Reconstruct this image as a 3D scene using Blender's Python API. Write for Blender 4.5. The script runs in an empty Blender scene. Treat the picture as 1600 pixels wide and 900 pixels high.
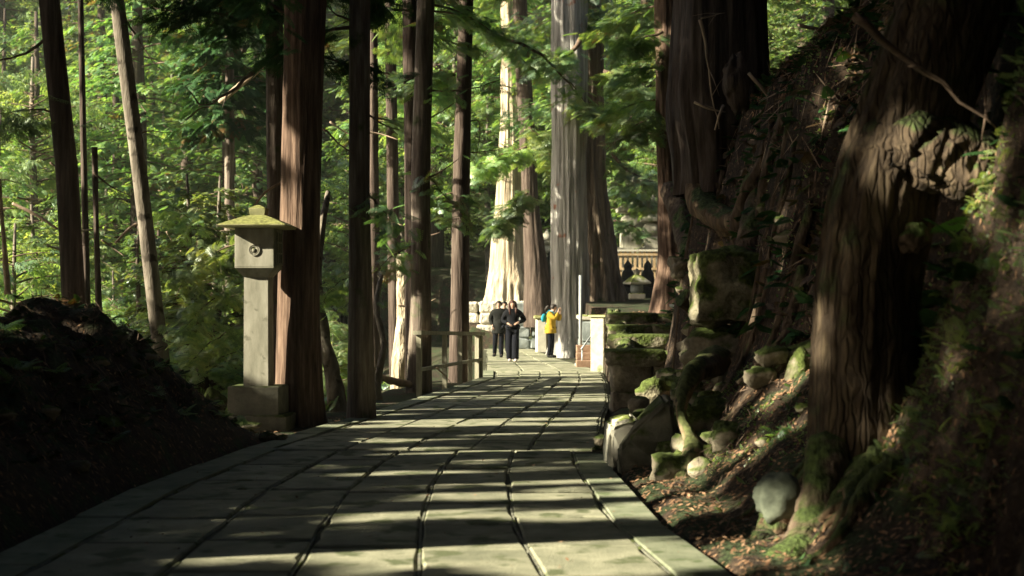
import bpy, math, random
import numpy as np
from mathutils import Vector, Matrix
random.seed(7); rng = np.random.default_rng(7)
scene = bpy.context.scene
R = math.radians
F = 2222.0      # focal length in pixels of the 1600 px wide photograph
HZ = 480.0      # image row of the horizon
EYE = 1.5

# ------------------------------------------------------------------ camera
cam_d = bpy.data.cameras.new('camera')
cam = bpy.data.objects.new('camera', cam_d); scene.collection.objects.link(cam)
cam_d.sensor_width = 36; cam_d.lens = 50
cam_d.shift_y = 30/1600.0
cam.location = (0, 0, EYE); cam.rotation_euler = (R(90), 0, 0)
cam_d.clip_start = .1; cam_d.clip_end = 2000
cam_d.dof.use_dof = True; cam_d.dof.focus_distance = 20.5; cam_d.dof.aperture_fstop = 2.2
scene.camera = cam
# ------------------------------------------------------------------ light
SUN_EL = R(27); SUN_AZ = R(15)      # light travels towards +x, a little towards +y
SD = Vector((math.cos(SUN_EL)*math.cos(SUN_AZ), math.cos(SUN_EL)*math.sin(SUN_AZ), -math.sin(SUN_EL)))
sun_d = bpy.data.lights.new('sun', 'SUN'); sun_d.energy = 5.0; sun_d.angle = R(.5); sun_d.color = (1, .91, .68)
sun = bpy.data.objects.new('sun', sun_d); scene.collection.objects.link(sun)
sun.rotation_euler = SD.to_track_quat('-Z', 'Y').to_euler(); sun.location = (-30, -8, 20)
world = bpy.data.worlds.new('World'); scene.world = world; world.use_nodes = True
wn = world.node_tree; wn.nodes.clear()
sky = wn.nodes.new('ShaderNodeTexSky'); sky.sky_type = 'NISHITA'; sky.sun_disc = False
sky.sun_elevation = SUN_EL; sky.dust_density = 4; sky.ozone_density = .3; sky.air_density = .8
sky.sun_rotation = math.atan2(-SD.x, -SD.y)     # azimuth of the sun measured from +y towards +x
bg = wn.nodes.new('ShaderNodeBackground'); bg.inputs[1].default_value = .05
wo = wn.nodes.new('ShaderNodeOutputWorld')
wn.links.new(sky.outputs[0], bg.inputs[0]); wn.links.new(bg.outputs[0], wo.inputs[0])
scene.view_settings.view_transform = 'Standard'; scene.view_settings.look = 'None'
scene.view_settings.exposure = 1.95; scene.view_settings.gamma = 1
scene.cycles.max_bounces = 7; scene.cycles.diffuse_bounces = 3; scene.cycles.transparent_max_bounces = 4
scene.cycles.glossy_bounces = 2; scene.cycles.transmission_bounces = 4

# ------------------------------------------------------------------ helpers
def W(px, py, D): return ((px-800)*D/F, D, EYE-(py-HZ)*D/F)
def wx(px, D): return (px-800)*D/F
def wz(py, D): return EYE-(py-HZ)*D/F
def link(o, parent=None):
    scene.collection.objects.link(o)
    if parent is not None: o.parent = parent
    return o
def tag(o, label=None, cat=None, group=None, kind=None):
    if label: o['label'] = label
    if cat: o['category'] = cat
    if group: o['group'] = group
    if kind: o['kind'] = kind
    return o
def empty(name, loc, label, cat, group=None, rz=0):
    o = bpy.data.objects.new(name, None); o.empty_display_size = .1
    o.location = loc; o.rotation_euler = (0, 0, rz); link(o); tag(o, label, cat, group); return o
def fast_mesh(name, V, Q, mats, smooth=False, T=None):
    """V (n,3) float, Q (m,4) quads, T optional triangles"""
    me = bpy.data.meshes.new(name)
    V = np.asarray(V, dtype=np.float32)
    nq = 0 if Q is None else len(Q); nt = 0 if T is None else len(T)
    me.vertices.add(len(V)); me.vertices.foreach_set('co', V.ravel())
    me.loops.add(nq*4+nt*3); me.polygons.add(nq+nt)
    li = []
    if nq: li.append(np.asarray(Q, dtype=np.int32).ravel())
    if nt: li.append(np.asarray(T, dtype=np.int32).ravel())
    me.loops.foreach_set('vertex_index', np.concatenate(li))
    st = np.concatenate([np.arange(nq)*4, nq*4+np.arange(nt)*3]).astype(np.int32)
    me.polygons.foreach_set('loop_start', st)
    me.update(calc_edges=True); me.validate()
    if smooth: me.polygons.foreach_set('use_smooth', np.ones(len(me.polygons), dtype=bool))
    for m in (mats if isinstance(mats, (list, tuple)) else [mats]): me.materials.append(m)
    return me
def mobj(name, me, parent=None, loc=None, rz=0):
    o = bpy.data.objects.new(name, me)
    if loc is not None: o.location = loc
    if rz: o.rotation_euler = (0, 0, rz)
    return link(o, parent)
class MB:
    """collects shapes, then makes ONE mesh object"""
    def __init__(s): s.v = []; s.f = []; s.sm = []
    def add(s, verts, faces, smooth=False):
        b = len(s.v); s.v += [tuple(v) for v in verts]
        s.f += [tuple(b+i for i in f) for f in faces]; s.sm += [smooth]*len(faces); return s
    def box(s, c, d, rz=0, bev=0, top=(1, 1), jit=0):
        x, y, z = d[0]/2, d[1]/2, d[2]/2; b = min(bev, x*.8, y*.8, z*.8)
        ca, sa = math.cos(rz), math.sin(rz); vs = []
        if b <= 0: prof = [(-z, 0), (z, 0)]
        else: prof = [(-z, b), (-z+b, 0), (z-b, 0), (z, b)]
        for (zz, ins) in prof:
            k = (zz+z)/(2*z); tx = 1+(top[0]-1)*k; ty = 1+(top[1]-1)*k
            X = x*tx; Y = y*ty; e = b
            ring = [(-X+e, -Y+0), (X-e, -Y+0), (X-0, -Y+e), (X-0, Y-e), (X-e, Y-0), (-X+e, Y-0), (-X+0, Y-e), (-X+0, -Y+e)] if b > 0 else [(-X, -Y), (X, -Y), (X, Y), (-X, Y)]
            for (px, py) in ring:
                if ins: px *= (X-ins)/X; py *= (Y-ins)/Y
                px += random.uniform(-jit, jit); py += random.uniform(-jit, jit); zj = zz+random.uniform(-jit, jit)
                vs.append((c[0]+px*ca-py*sa, c[1]+px*sa+py*ca, c[2]+zj))
        n = 8 if b > 0 else 4; fs = []
        for i in range(len(prof)-1):
            for j in range(n): fs.append((i*n+j, i*n+(j+1) % n, (i+1)*n+(j+1) % n, (i+1)*n+j))
        fs.append(tuple(range(n-1, -1, -1))); fs.append(tuple(range((len(prof)-1)*n, len(prof)*n)))
        return s.add(vs, fs)
    def lathe(s, c, prof, n=16, sx=1, sy=1, rot=0, smooth=True):
        vs = []; fs = []
        for (r, z) in prof:
            for j in range(n):
                a = rot+2*math.pi*j/n; vs.append((c[0]+r*sx*math.cos(a), c[1]+r*sy*math.sin(a), c[2]+z))
        for i in range(len(prof)-1):
            for j in range(n): fs.append((i*n+j, i*n+(j+1) % n, (i+1)*n+(j+1) % n, (i+1)*n+j))
        fs.append(tuple(range(n-1, -1, -1))); fs.append(tuple(range((len(prof)-1)*n, len(prof)*n)))
        return s.add(vs, fs, smooth)
    def sq(s, c, prof, rot=0, smooth=False):      # square lathe: half widths
        return s.lathe(c, [(r*math.sqrt(2), z) for r, z in prof], 4, rot=rot+math.pi/4, smooth=smooth)
    def tube(s, pts, rad, n=8, smooth=True, jit=0, cap=True):
        P = [Vector(p) for p in pts]; vs = []; fs = []
        up = Vector((.3, .2, 1)).normalized(); prev = None
        for i, p in enumerate(P):
            t = (P[min(i+1, len(P)-1)]-P[max(i-1, 0)]).normalized()
            if prev is None:
                a = t.cross(up)
                if a.length < .05: a = t.cross(Vector((1, 0, 0)))
                a.normalize()
            else:
                a = (prev-t*prev.dot(t)).normalized()
            prev = a; b = t.cross(a)
            r = rad[i] if isinstance(rad, (list, tuple)) else rad
            for j in range(n):
                th = 2*math.pi*j/n; rr = r*(1+random.uniform(-jit, jit))
                vs.append(p+a*(rr*math.cos(th))+b*(rr*math.sin(th)))
        for i in range(len(P)-1):
            for j in range(n): fs.append((i*n+j, i*n+(j+1) % n, (i+1)*n+(j+1) % n, (i+1)*n+j))
        if cap: fs.append(tuple(range(n-1, -1, -1))); fs.append(tuple(range((len(P)-1)*n, len(P)*n)))
        return s.add(vs, fs, smooth)
    def ktube(s, pts, rad, n=18, amp=.25, k=None):
        P = [Vector(p) for p in pts]; base = len(s.v); s.tube(P, rad, n, True, 0)
        sd = random.uniform(0, 90); m_ = len(P); Ln = 0; al = [0]
        for i in range(1, m_): Ln += (P[i]-P[i-1]).length; al.append(Ln)
        rm = max(rad) if isinstance(rad, (list, tuple)) else rad
        th = np.arange(n)*2*math.pi/n
        A, T_ = np.meshgrid(np.array(al)/max(rm, 1e-4), th, indexing='ij')
        d = amp*(fbm(np.cos(T_)*1.2+sd, np.sin(T_)*1.2, A*.45, 3)*.9+(.5-np.abs(vnoise(np.cos(T_)*3.2+sd, np.sin(T_)*3.2+7, A*.22))*1.6)*.55)
        for i in range(m_):
            for j in range(n):
                v = Vector(s.v[base+i*n+j]); s.v[base+i*n+j] = tuple(P[i]+(v-P[i])*(1+float(d[i, j])))
        return s
    def prism(s, poly, y0, y1):      # polygon in (x,z), extruded along y
        n = len(poly); vs = [(x, y0, z) for x, z in poly]+[(x, y1, z) for x, z in poly]
        fs = [tuple(range(n)), tuple(range(2*n-1, n-1, -1))]+[(j, j+n, (j+1) % n+n, (j+1) % n) for j in range(n)]
        return s.add(vs, fs)
    def build(s, name, m, parent=None, loc=None, rz=0):
        me = bpy.data.meshes.new(name); me.from_pydata(s.v, [], s.f); me.update()
        me.polygons.foreach_set('use_smooth', s.sm)
        me.materials.append(m); return mobj(name, me, parent, loc, rz)
# value noise
_tab = rng.random(65536)
def _h(i, j, k): return _tab[(i*73856093 ^ j*19349663 ^ k*83492791) & 65535]
def vnoise(x, y, z=0.0):
    x, y, z = np.broadcast_arrays(np.asarray(x, float), np.asarray(y, float), np.asarray(z, float))
    i, j, k = np.floor(x).astype(np.int64), np.floor(y).astype(np.int64), np.floor(z).astype(np.int64)
    a, b, c = x-i, y-j, z-k; a = a*a*(3-2*a); b = b*b*(3-2*b); c = c*c*(3-2*c); o = 0
    for di in (0, 1):
        for dj in (0, 1):
            for dk in (0, 1):
                o = o+_h(i+di, j+dj, k+dk)*(a if di else 1-a)*(b if dj else 1-b)*(c if dk else 1-c)
    return o*2-1
def fbm(x, y, z=0.0, o=4):
    s = 0; a = 1.0
    for k in range(o): s = s+a*vnoise(x*2**k+17*k, y*2**k+5*k, z*2**k); a *= .5
    return s
def sstep(a, b, x): t = np.clip((x-a)/(b-a), 0, 1); return t*t*(3-2*t)
def smooth_line(pts, n=4):
    P = [Vector(p) for p in pts]; out = []
    for i in range(len(P)-1):
        p0 = P[max(i-1, 0)]; p1 = P[i]; p2 = P[i+1]; p3 = P[min(i+2, len(P)-1)]
        for k in range(n):
            t = k/n; out.append(.5*((2*p1)+(p2-p0)*t+(2*p0-5*p1+4*p2-p3)*t*t+(3*p1-p0-3*p2+p3)*t**3))
    out.append(P[-1]); return out

# ------------------------------------------------------------------ materials
def new_mat(name):
    m = bpy.data.materials.new(name); m.use_nodes = True; nt = m.node_tree; nt.nodes.clear()
    return m, nt, nt.nodes, nt.links
def ramp(nd, stops):
    r = nd.new('ShaderNodeValToRGB'); el = r.color_ramp.elements
    while len(el) < len(stops): el.new(.5)
    for e, (p, c) in zip(el, stops): e.position = p; e.color = (*c, 1)
    return r
def surf(name, cols, scale=3, stretch=(1, 1, 1), rough=.9, bump=.3, bscale=None, bdist=.02, moss=None, moss_amt=.5, coords='Object', detail=6, spots=None, spec=.3, metallic=0, objrand=0.0):
    m, nt, nd, lk = new_mat(name)
    out = nd.new('ShaderNodeOutputMaterial'); p = nd.new('ShaderNodeBsdfPrincipled')
    tc = nd.new('ShaderNodeTexCoord'); mp = nd.new('ShaderNodeMapping'); mp.inputs['Scale'].default_value = stretch
    src = tc.outputs['Object']
    if coords == 'World':
        g0 = nd.new('ShaderNodeNewGeometry'); src = g0.outputs['Position']
    lk.new(src, mp.inputs[0])
    n1 = nd.new('ShaderNodeTexNoise'); n1.inputs['Scale'].default_value = scale; n1.inputs['Detail'].default_value = detail; n1.inputs['Roughness'].default_value = .65
    lk.new(mp.outputs[0], n1.inputs[0])
    k = len(cols); rp = ramp(nd, [(.28+.44*i/max(1, k-1), c) for i, c in enumerate(cols)])
    lk.new(n1.outputs[0], rp.inputs[0]); col = rp.outputs[0]
    if spots:
        n3 = nd.new('ShaderNodeTexNoise'); n3.inputs['Scale'].default_value = spots[1]; n3.inputs['Detail'].default_value = 4
        lk.new(src, n3.inputs[0]); r3 = ramp(nd, [(spots[2], (0, 0, 0)), (spots[2]+.08, (1, 1, 1))]); lk.new(n3.outputs[0], r3.inputs[0])
        mx = nd.new('ShaderNodeMixRGB'); lk.new(r3.outputs[0], mx.inputs[0]); lk.new(col, mx.inputs[1]); mx.inputs[2].default_value = (*spots[0], 1); col = mx.outputs[0]
    if objrand:
        oi = nd.new('ShaderNodeObjectInfo'); mr = nd.new('ShaderNodeMapRange'); mr.inputs[3].default_value = 1-objrand; mr.inputs[4].default_value = 1+objrand
        lk.new(oi.outputs['Random'], mr.inputs[0]); hs = nd.new('ShaderNodeHueSaturation'); lk.new(mr.outputs[0], hs.inputs['Value']); lk.new(col, hs.inputs['Color']); col = hs.outputs[0]
    if moss:
        g = nd.new('ShaderNodeNewGeometry'); sx = nd.new('ShaderNodeSeparateXYZ'); lk.new(g.outputs['Normal'], sx.inputs[0])
        n2 = nd.new('ShaderNodeTexNoise'); n2.inputs['Scale'].default_value = 3.1; n2.inputs['Detail'].default_value = 6; lk.new(src, n2.inputs[0])
        ad = nd.new('ShaderNodeMath'); ad.operation = 'MULTIPLY_ADD'; lk.new(sx.outputs[2], ad.inputs[0]); ad.inputs[1].default_value = .35; lk.new(n2.outputs[0], ad.inputs[2])
        r2 = ramp(nd, [(1-moss_amt-.04, (0, 0, 0)), (1-moss_amt+.08, (1, 1, 1))]); lk.new(ad.outputs[0], r2.inputs[0])
        n4 = nd.new('ShaderNodeTexNoise'); n4.inputs['Scale'].default_value = 22; lk.new(src, n4.inputs[0])
        r4 = ramp(nd, [(.35, tuple(c*.45 for c in moss)), (.65, moss)]); lk.new(n4.outputs[0], r4.inputs[0])
        mx = nd.new('ShaderNodeMixRGB'); lk.new(r2.outputs[0], mx.inputs[0]); lk.new(col, mx.inputs[1]); lk.new(r4.outputs[0], mx.inputs[2]); col = mx.outputs[0]
    lk.new(col, p.inputs['Base Color']); p.inputs['Roughness'].default_value = rough
    p.inputs['Specular IOR Level'].default_value = spec; p.inputs['Metallic'].default_value = metallic
    if bump:
        nb = nd.new('ShaderNodeTexNoise'); nb.inputs['Scale'].default_value = bscale or scale*4; nb.inputs['Detail'].default_value = 5
        lk.new(mp.outputs[0], nb.inputs[0]); bp = nd.new('ShaderNodeBump'); bp.inputs['Strength'].default_value = bump; bp.inputs['Distance'].default_value = bdist
        lk.new(nb.outputs[0], bp.inputs['Height']); lk.new(bp.outputs[0], p.inputs['Normal'])
    lk.new(p.outputs[0], out.inputs[0]); return m
def plate_bark(name, cols, scale=9, stretch=(1, 1, .3), moss=(.07, .10, .03)):
    m = surf(name, cols, scale=7, stretch=(1, 1, .25), bump=.8, bscale=20, bdist=.03, moss=moss, moss_amt=.36)
    nt = m.node_tree; nd = nt.nodes; lk = nt.links; p = [n for n in nd if n.type == 'BSDF_PRINCIPLED'][0]; bp = [n for n in nd if n.type == 'BUMP'][0]
    tc = nd.new('ShaderNodeTexCoord'); mp = nd.new('ShaderNodeMapping'); mp.inputs['Scale'].default_value = stretch
    nz = nd.new('ShaderNodeTexNoise'); nz.inputs['Scale'].default_value = 4; lk.new(tc.outputs['Object'], nz.inputs[0])
    ad = nd.new('ShaderNodeMixRGB'); ad.blend_type = 'ADD'; ad.inputs[0].default_value = .1; lk.new(tc.outputs['Object'], ad.inputs[1]); lk.new(nz.outputs[1], ad.inputs[2]); lk.new(ad.outputs[0], mp.inputs[0])
    v = nd.new('ShaderNodeTexVoronoi'); v.feature = 'DISTANCE_TO_EDGE'; v.inputs['Scale'].default_value = scale; v.inputs['Randomness'].default_value = 1; lk.new(mp.outputs[0], v.inputs[0])
    r = ramp(nd, [(0, (.38, .38, .38)), (.22, (1, 1, 1))]); lk.new(v.outputs[0], r.inputs[0])
    old = p.inputs['Base Color'].links[0].from_socket; mx = nd.new('ShaderNodeMixRGB'); lk.new(r.outputs[0], mx.inputs[0]); mx.inputs[1].default_value = (.018, .012, .008, 1); lk.new(old, mx.inputs[2]); lk.new(mx.outputs[0], p.inputs['Base Color'])
    b2 = nd.new('ShaderNodeBump'); b2.inputs['Strength'].default_value = 1; b2.inputs['Distance'].default_value = .018; lk.new(r.outputs[0], b2.inputs['Height']); lk.new(bp.outputs[0], b2.inputs['Normal']); lk.new(b2.outputs[0], p.inputs['Normal'])
    return m
def leaf_mat(name, cols, dead=(.13, .075, .03), dead_at=.6, trans=.5, objrand=.4, rough=.42, gloss=.13):
    m, nt, nd, lk = new_mat(name)
    out = nd.new('ShaderNodeOutputMaterial'); g = nd.new('ShaderNodeNewGeometry')
    n1 = nd.new('ShaderNodeTexNoise'); n1.inputs['Scale'].default_value = 2.0; n1.inputs['Detail'].default_value = 8; n1.inputs['Roughness'].default_value = .75; lk.new(g.outputs['Position'], n1.inputs[0])
    k = len(cols); rp = ramp(nd, [(.32+.36*i/max(1, k-1), c) for i, c in enumerate(cols)]); lk.new(n1.outputs[0], rp.inputs[0])
    n2 = nd.new('ShaderNodeTexNoise'); n2.inputs['Scale'].default_value = .9; n2.inputs['Detail'].default_value = 5; n2.inputs['Roughness'].default_value = .7
    mp = nd.new('ShaderNodeMapping'); mp.inputs['Location'].default_value = (31, 7, 3); lk.new(g.outputs['Position'], mp.inputs[0]); lk.new(mp.outputs[0], n2.inputs[0])
    r2 = ramp(nd, [(dead_at-.03, (0, 0, 0)), (dead_at+.03, (1, 1, 1))]); lk.new(n2.outputs[0], r2.inputs[0])
    mx = nd.new('ShaderNodeMixRGB'); lk.new(r2.outputs[0], mx.inputs[0]); lk.new(rp.outputs[0], mx.inputs[1]); mx.inputs[2].default_value = (*dead, 1)
    oi = nd.new('ShaderNodeObjectInfo'); mr = nd.new('ShaderNodeMapRange'); mr.inputs[3].default_value = 1-objrand; mr.inputs[4].default_value = 1+objrand; lk.new(oi.outputs['Random'], mr.inputs[0])
    mh = nd.new('ShaderNodeMapRange'); mh.inputs[3].default_value = .485; mh.inputs[4].default_value = .52; lk.new(oi.outputs['Random'], mh.inputs[0])
    hs = nd.new('ShaderNodeHueSaturation'); lk.new(mr.outputs[0], hs.inputs['Value']); lk.new(mh.outputs[0], hs.inputs['Hue']); lk.new(mx.outputs[0], hs.inputs['Color'])
    d = nd.new('ShaderNodeBsdfDiffuse'); t = nd.new('ShaderNodeBsdfTranslucent'); lk.new(hs.outputs[0], d.inputs[0])
    tt = nd.new('ShaderNodeMixRGB'); tt.blend_type = 'MULTIPLY'; tt.inputs[0].default_value = 1; tt.inputs[2].default_value = (1.8, 1.75, .6, 1); lk.new(hs.outputs[0], tt.inputs[1]); lk.new(tt.outputs[0], t.inputs[0])
    ms = nd.new('ShaderNodeMixShader'); ms.inputs[0].default_value = trans; lk.new(d.outputs[0], ms.inputs[1]); lk.new(t.outputs[0], ms.inputs[2])
    gl = nd.new('ShaderNodeBsdfGlossy'); gl.inputs['Roughness'].default_value = rough; gl.inputs[0].default_value = (.8, .9, .85, 1)
    m2 = nd.new('ShaderNodeMixShader'); m2.inputs[0].default_value = gloss; lk.new(ms.outputs[0], m2.inputs[1]); lk.new(gl.outputs[0], m2.inputs[2])
    lk.new(m2.outputs[0], out.inputs[0]); return m

M = {}
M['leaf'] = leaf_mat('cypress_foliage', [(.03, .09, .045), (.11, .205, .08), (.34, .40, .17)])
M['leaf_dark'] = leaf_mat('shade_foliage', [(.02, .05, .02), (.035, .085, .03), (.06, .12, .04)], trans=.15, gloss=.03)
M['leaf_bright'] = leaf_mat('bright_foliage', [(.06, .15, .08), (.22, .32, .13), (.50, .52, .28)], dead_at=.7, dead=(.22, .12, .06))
M['leaf_broad'] = leaf_mat('broad_foliage', [(.05, .13, .06), (.15, .24, .1), (.34, .36, .14)], dead=(.35, .09, .03), dead_at=.68, gloss=.16, rough=.3)
M['leaf_brown'] = leaf_mat('dead_foliage', [(.10, .055, .03), (.17, .10, .06), (.24, .16, .10)], trans=.2)
BS = (1, 1, .09)
M['bark_red'] = surf('bark_red', [(.03, .018, .013), (.11, .068, .048), (.24, .165, .12)], scale=14, stretch=BS, bump=.9, bscale=22, bdist=.03)
M['bark_grey'] = surf('bark_grey', [(.05, .035, .03), (.14, .11, .09), (.28, .245, .2)], scale=13, stretch=BS, bump=.8, bscale=20, bdist=.025, moss=(.08, .11, .04), moss_amt=.36)
M['bark_dark'] = surf('bark_dark', [(.02, .014, .011), (.07, .05, .04), (.14, .11, .09)], scale=14, stretch=BS, bump=.9, bscale=20, bdist=.025)
M['bark_pale'] = surf('bark_pale', [(.10, .07, .045), (.42, .35, .25), (.62, .55, .43)], scale=7, stretch=(1, 1, .035), bump=1, bscale=9, bdist=.12)
M['bark_blue'] = surf('bark_blue_grey', [(.07, .065, .06), (.31, .30, .28), (.48, .465, .43)], scale=8, stretch=(1, 1, .06), bump=1, bscale=9, bdist=.10, spots=((.26, .13, .09), 2.5, .66))
M['bark_moss'] = surf('bark_mossy', [(.04, .028, .018), (.13, .085, .05), (.25, .18, .11)], scale=11, stretch=(1, 1, .13), bump=1, bscale=15, bdist=.06, moss=(.08, .11, .035), moss_amt=.36)
M['bark_plate'] = plate_bark('bark_plates', [(.032, .022, .014), (.085, .06, .038), (.17, .13, .08)], scale=19, stretch=(1, 1, .16))
M['bark_brownfur'] = surf('bark_furrowed', [(.035, .025, .018), (.15, .115, .085), (.30, .25, .19)], scale=7, stretch=(1, 1, .035), bump=1, bscale=9, bdist=.10, moss=(.10, .12, .05), moss_amt=.3)
M['bark_thin'] = surf('bark_thin', [(.06, .05, .04), (.17, .145, .115), (.29, .26, .215)], scale=9, stretch=(1, 1, .25), bump=.5, spots=((.05, .04, .03), 5, .58))
M['root'] = surf('root_wood', [(.03, .021, .015), (.10, .07, .048), (.22, .17, .12)], scale=9, stretch=(1, 1, .35), bump=1, bscale=24, bdist=.05, coords='World', moss=(.09, .13, .035), moss_amt=.3)
M['burl'] = surf('burl_wood', [(.05, .035, .02), (.19, .14, .085), (.36, .28, .18)], scale=6, bump=.8, bscale=14, bdist=.02, spots=((.02, .014, .01), 9, .6), moss=(.12, .14, .05), moss_amt=.36)
M['twig'] = surf('twig', [(.05, .035, .025), (.13, .09, .065), (.28, .2, .15)], scale=5, bump=.2)
M['twig_pale'] = surf('twig_pale', [(.2, .14, .1), (.38, .28, .2), (.5, .4, .3)], scale=5, bump=.2)
M['slab'] = surf('paving_slab', [(.13, .14, .095), (.24, .24, .17), (.37, .36, .265)], scale=2.3, coords='World', bump=.45, bscale=55, bdist=.012, rough=.85, objrand=.13, spots=((.10, .115, .06), 3.2, .55), detail=12)
M['mortar'] = surf('mortar', [(.10, .11, .08), (.2, .2, .16), (.28, .27, .2)], scale=9, coords='World', bump=.6, bscale=40, bdist=.015, spots=((.09, .11, .035), 3.5, .52))
M['bed'] = surf('path_bed', [(.02, .02, .014), (.05, .05, .03), (.10, .10, .05)], scale=14, coords='World', bump=.6)
M['kerb'] = surf('kerb_stone', [(.12, .14, .09), (.21, .23, .155), (.31, .315, .23)], scale=2.7, coords='World', bump=.4, bscale=50, bdist=.01, rough=.9, objrand=.1, spots=((.1, .13, .06), 5, .6))
M['soil'] = surf('forest_floor', [(.014, .010, .007), (.04, .027, .018), (.09, .058, .038)], scale=9, coords='World', bump=1, bscale=30, bdist=.05, moss=(.045, .065, .025), moss_amt=.2, spots=((.15, .10, .06), 18, .6))
M['granite'] = surf('granite', [(.17, .165, .125), (.31, .30, .24), (.45, .43, .36)], scale=3.5, stretch=(1.6, 1.6, .45), bump=.25, bscale=70, bdist=.006, spots=((.2, .195, .15), 9, .62), detail=9)
M['granite_moss'] = surf('granite_mossy_top', [(.26, .26, .15), (.38, .37, .2), (.5, .48, .26)], scale=5, bump=.4, bscale=50, bdist=.01, moss=(.24, .25, .08), moss_amt=.46)
M['granite_dark'] = surf('granite_dark', [(.09, .09, .07), (.16, .155, .12), (.24, .23, .18)], scale=5, bump=.5, bscale=40, bdist=.012, moss=(.09, .12, .03), moss_amt=.3)
M['pale_stone'] = surf('pale_stone', [(.36, .35, .29), (.5, .48, .4), (.62, .6, .5)], scale=4, bump=.3, bscale=40, bdist=.01, moss=(.25, .3, .08), moss_amt=.3)
M['post_stone'] = surf('post_stone', [(.26, .25, .19), (.4, .385, .3), (.5, .48, .39)], scale=6, bump=.6, bscale=30, bdist=.02, moss=(.14, .18, .05), moss_amt=.4)
M['shade_stone'] = surf('shaded_stone', [(.12, .14, .14), (.22, .25, .25), (.33, .36, .35)], scale=3, bump=.6, bscale=20, bdist=.02)  # stone lying in shade: its dim blue cast is put into the colour
M['rock'] = surf('mossy_rock', [(.10, .085, .06), (.22, .19, .14), (.36, .32, .24)], scale=5, coords='World', bump=1, bscale=18, bdist=.03, moss=(.09, .125, .03), moss_amt=.36)
M['rock_moss'] = surf('very_mossy_rock', [(.08, .07, .045), (.2, .18, .12), (.36, .33, .25)], scale=6, coords='World', bump=1, bscale=20, bdist=.04, moss=(.10, .135, .03), moss_amt=.5)
M['rock_grey'] = surf('smooth_grey_rock', [(.05, .06, .045), (.10, .115, .085), (.17, .19, .14)], scale=6, coords='World', bump=.5, bscale=20, bdist=.015)
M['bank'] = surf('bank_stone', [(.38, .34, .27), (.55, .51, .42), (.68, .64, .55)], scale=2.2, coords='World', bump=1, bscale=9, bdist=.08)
M['rail'] = surf('weathered_rail', [(.22, .21, .15), (.38, .36, .27), (.5, .48, .37)], scale=8, stretch=(1, 1, .2), bump=.3)
M['metal'] = surf('grey_metal', [(.26, .29, .3), (.33, .36, .37), (.4, .43, .44)], scale=4, bump=.05, rough=.45, spec=.5, metallic=.3)
M['panel'] = surf('panel_grey', [(.2, .24, .23), (.28, .32, .31), (.34, .38, .37)], scale=3, bump=.05, rough=.5)
M['wood'] = surf('pale_wood', [(.28, .2, .11), (.42, .31, .18), (.54, .42, .26)], scale=6, stretch=(1, 1, .15), bump=.2)
M['iron'] = surf('dark_stone', [(.03, .035, .035), (.055, .06, .06), (.09, .10, .10)], scale=6, bump=.3)
M['brick'] = surf('clay_step', [(.14, .08, .055), (.24, .15, .10), (.32, .23, .16)], scale=6, bump=.4)
M['litter'] = surf('leaf_litter', [(.10, .05, .03), (.26, .15, .085), (.46, .31, .2)], scale=7, coords='World', bump=0)
M['void'] = surf('opening_shadow', [(.02, .02, .018), (.03, .03, .025)], bump=0)

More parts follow.
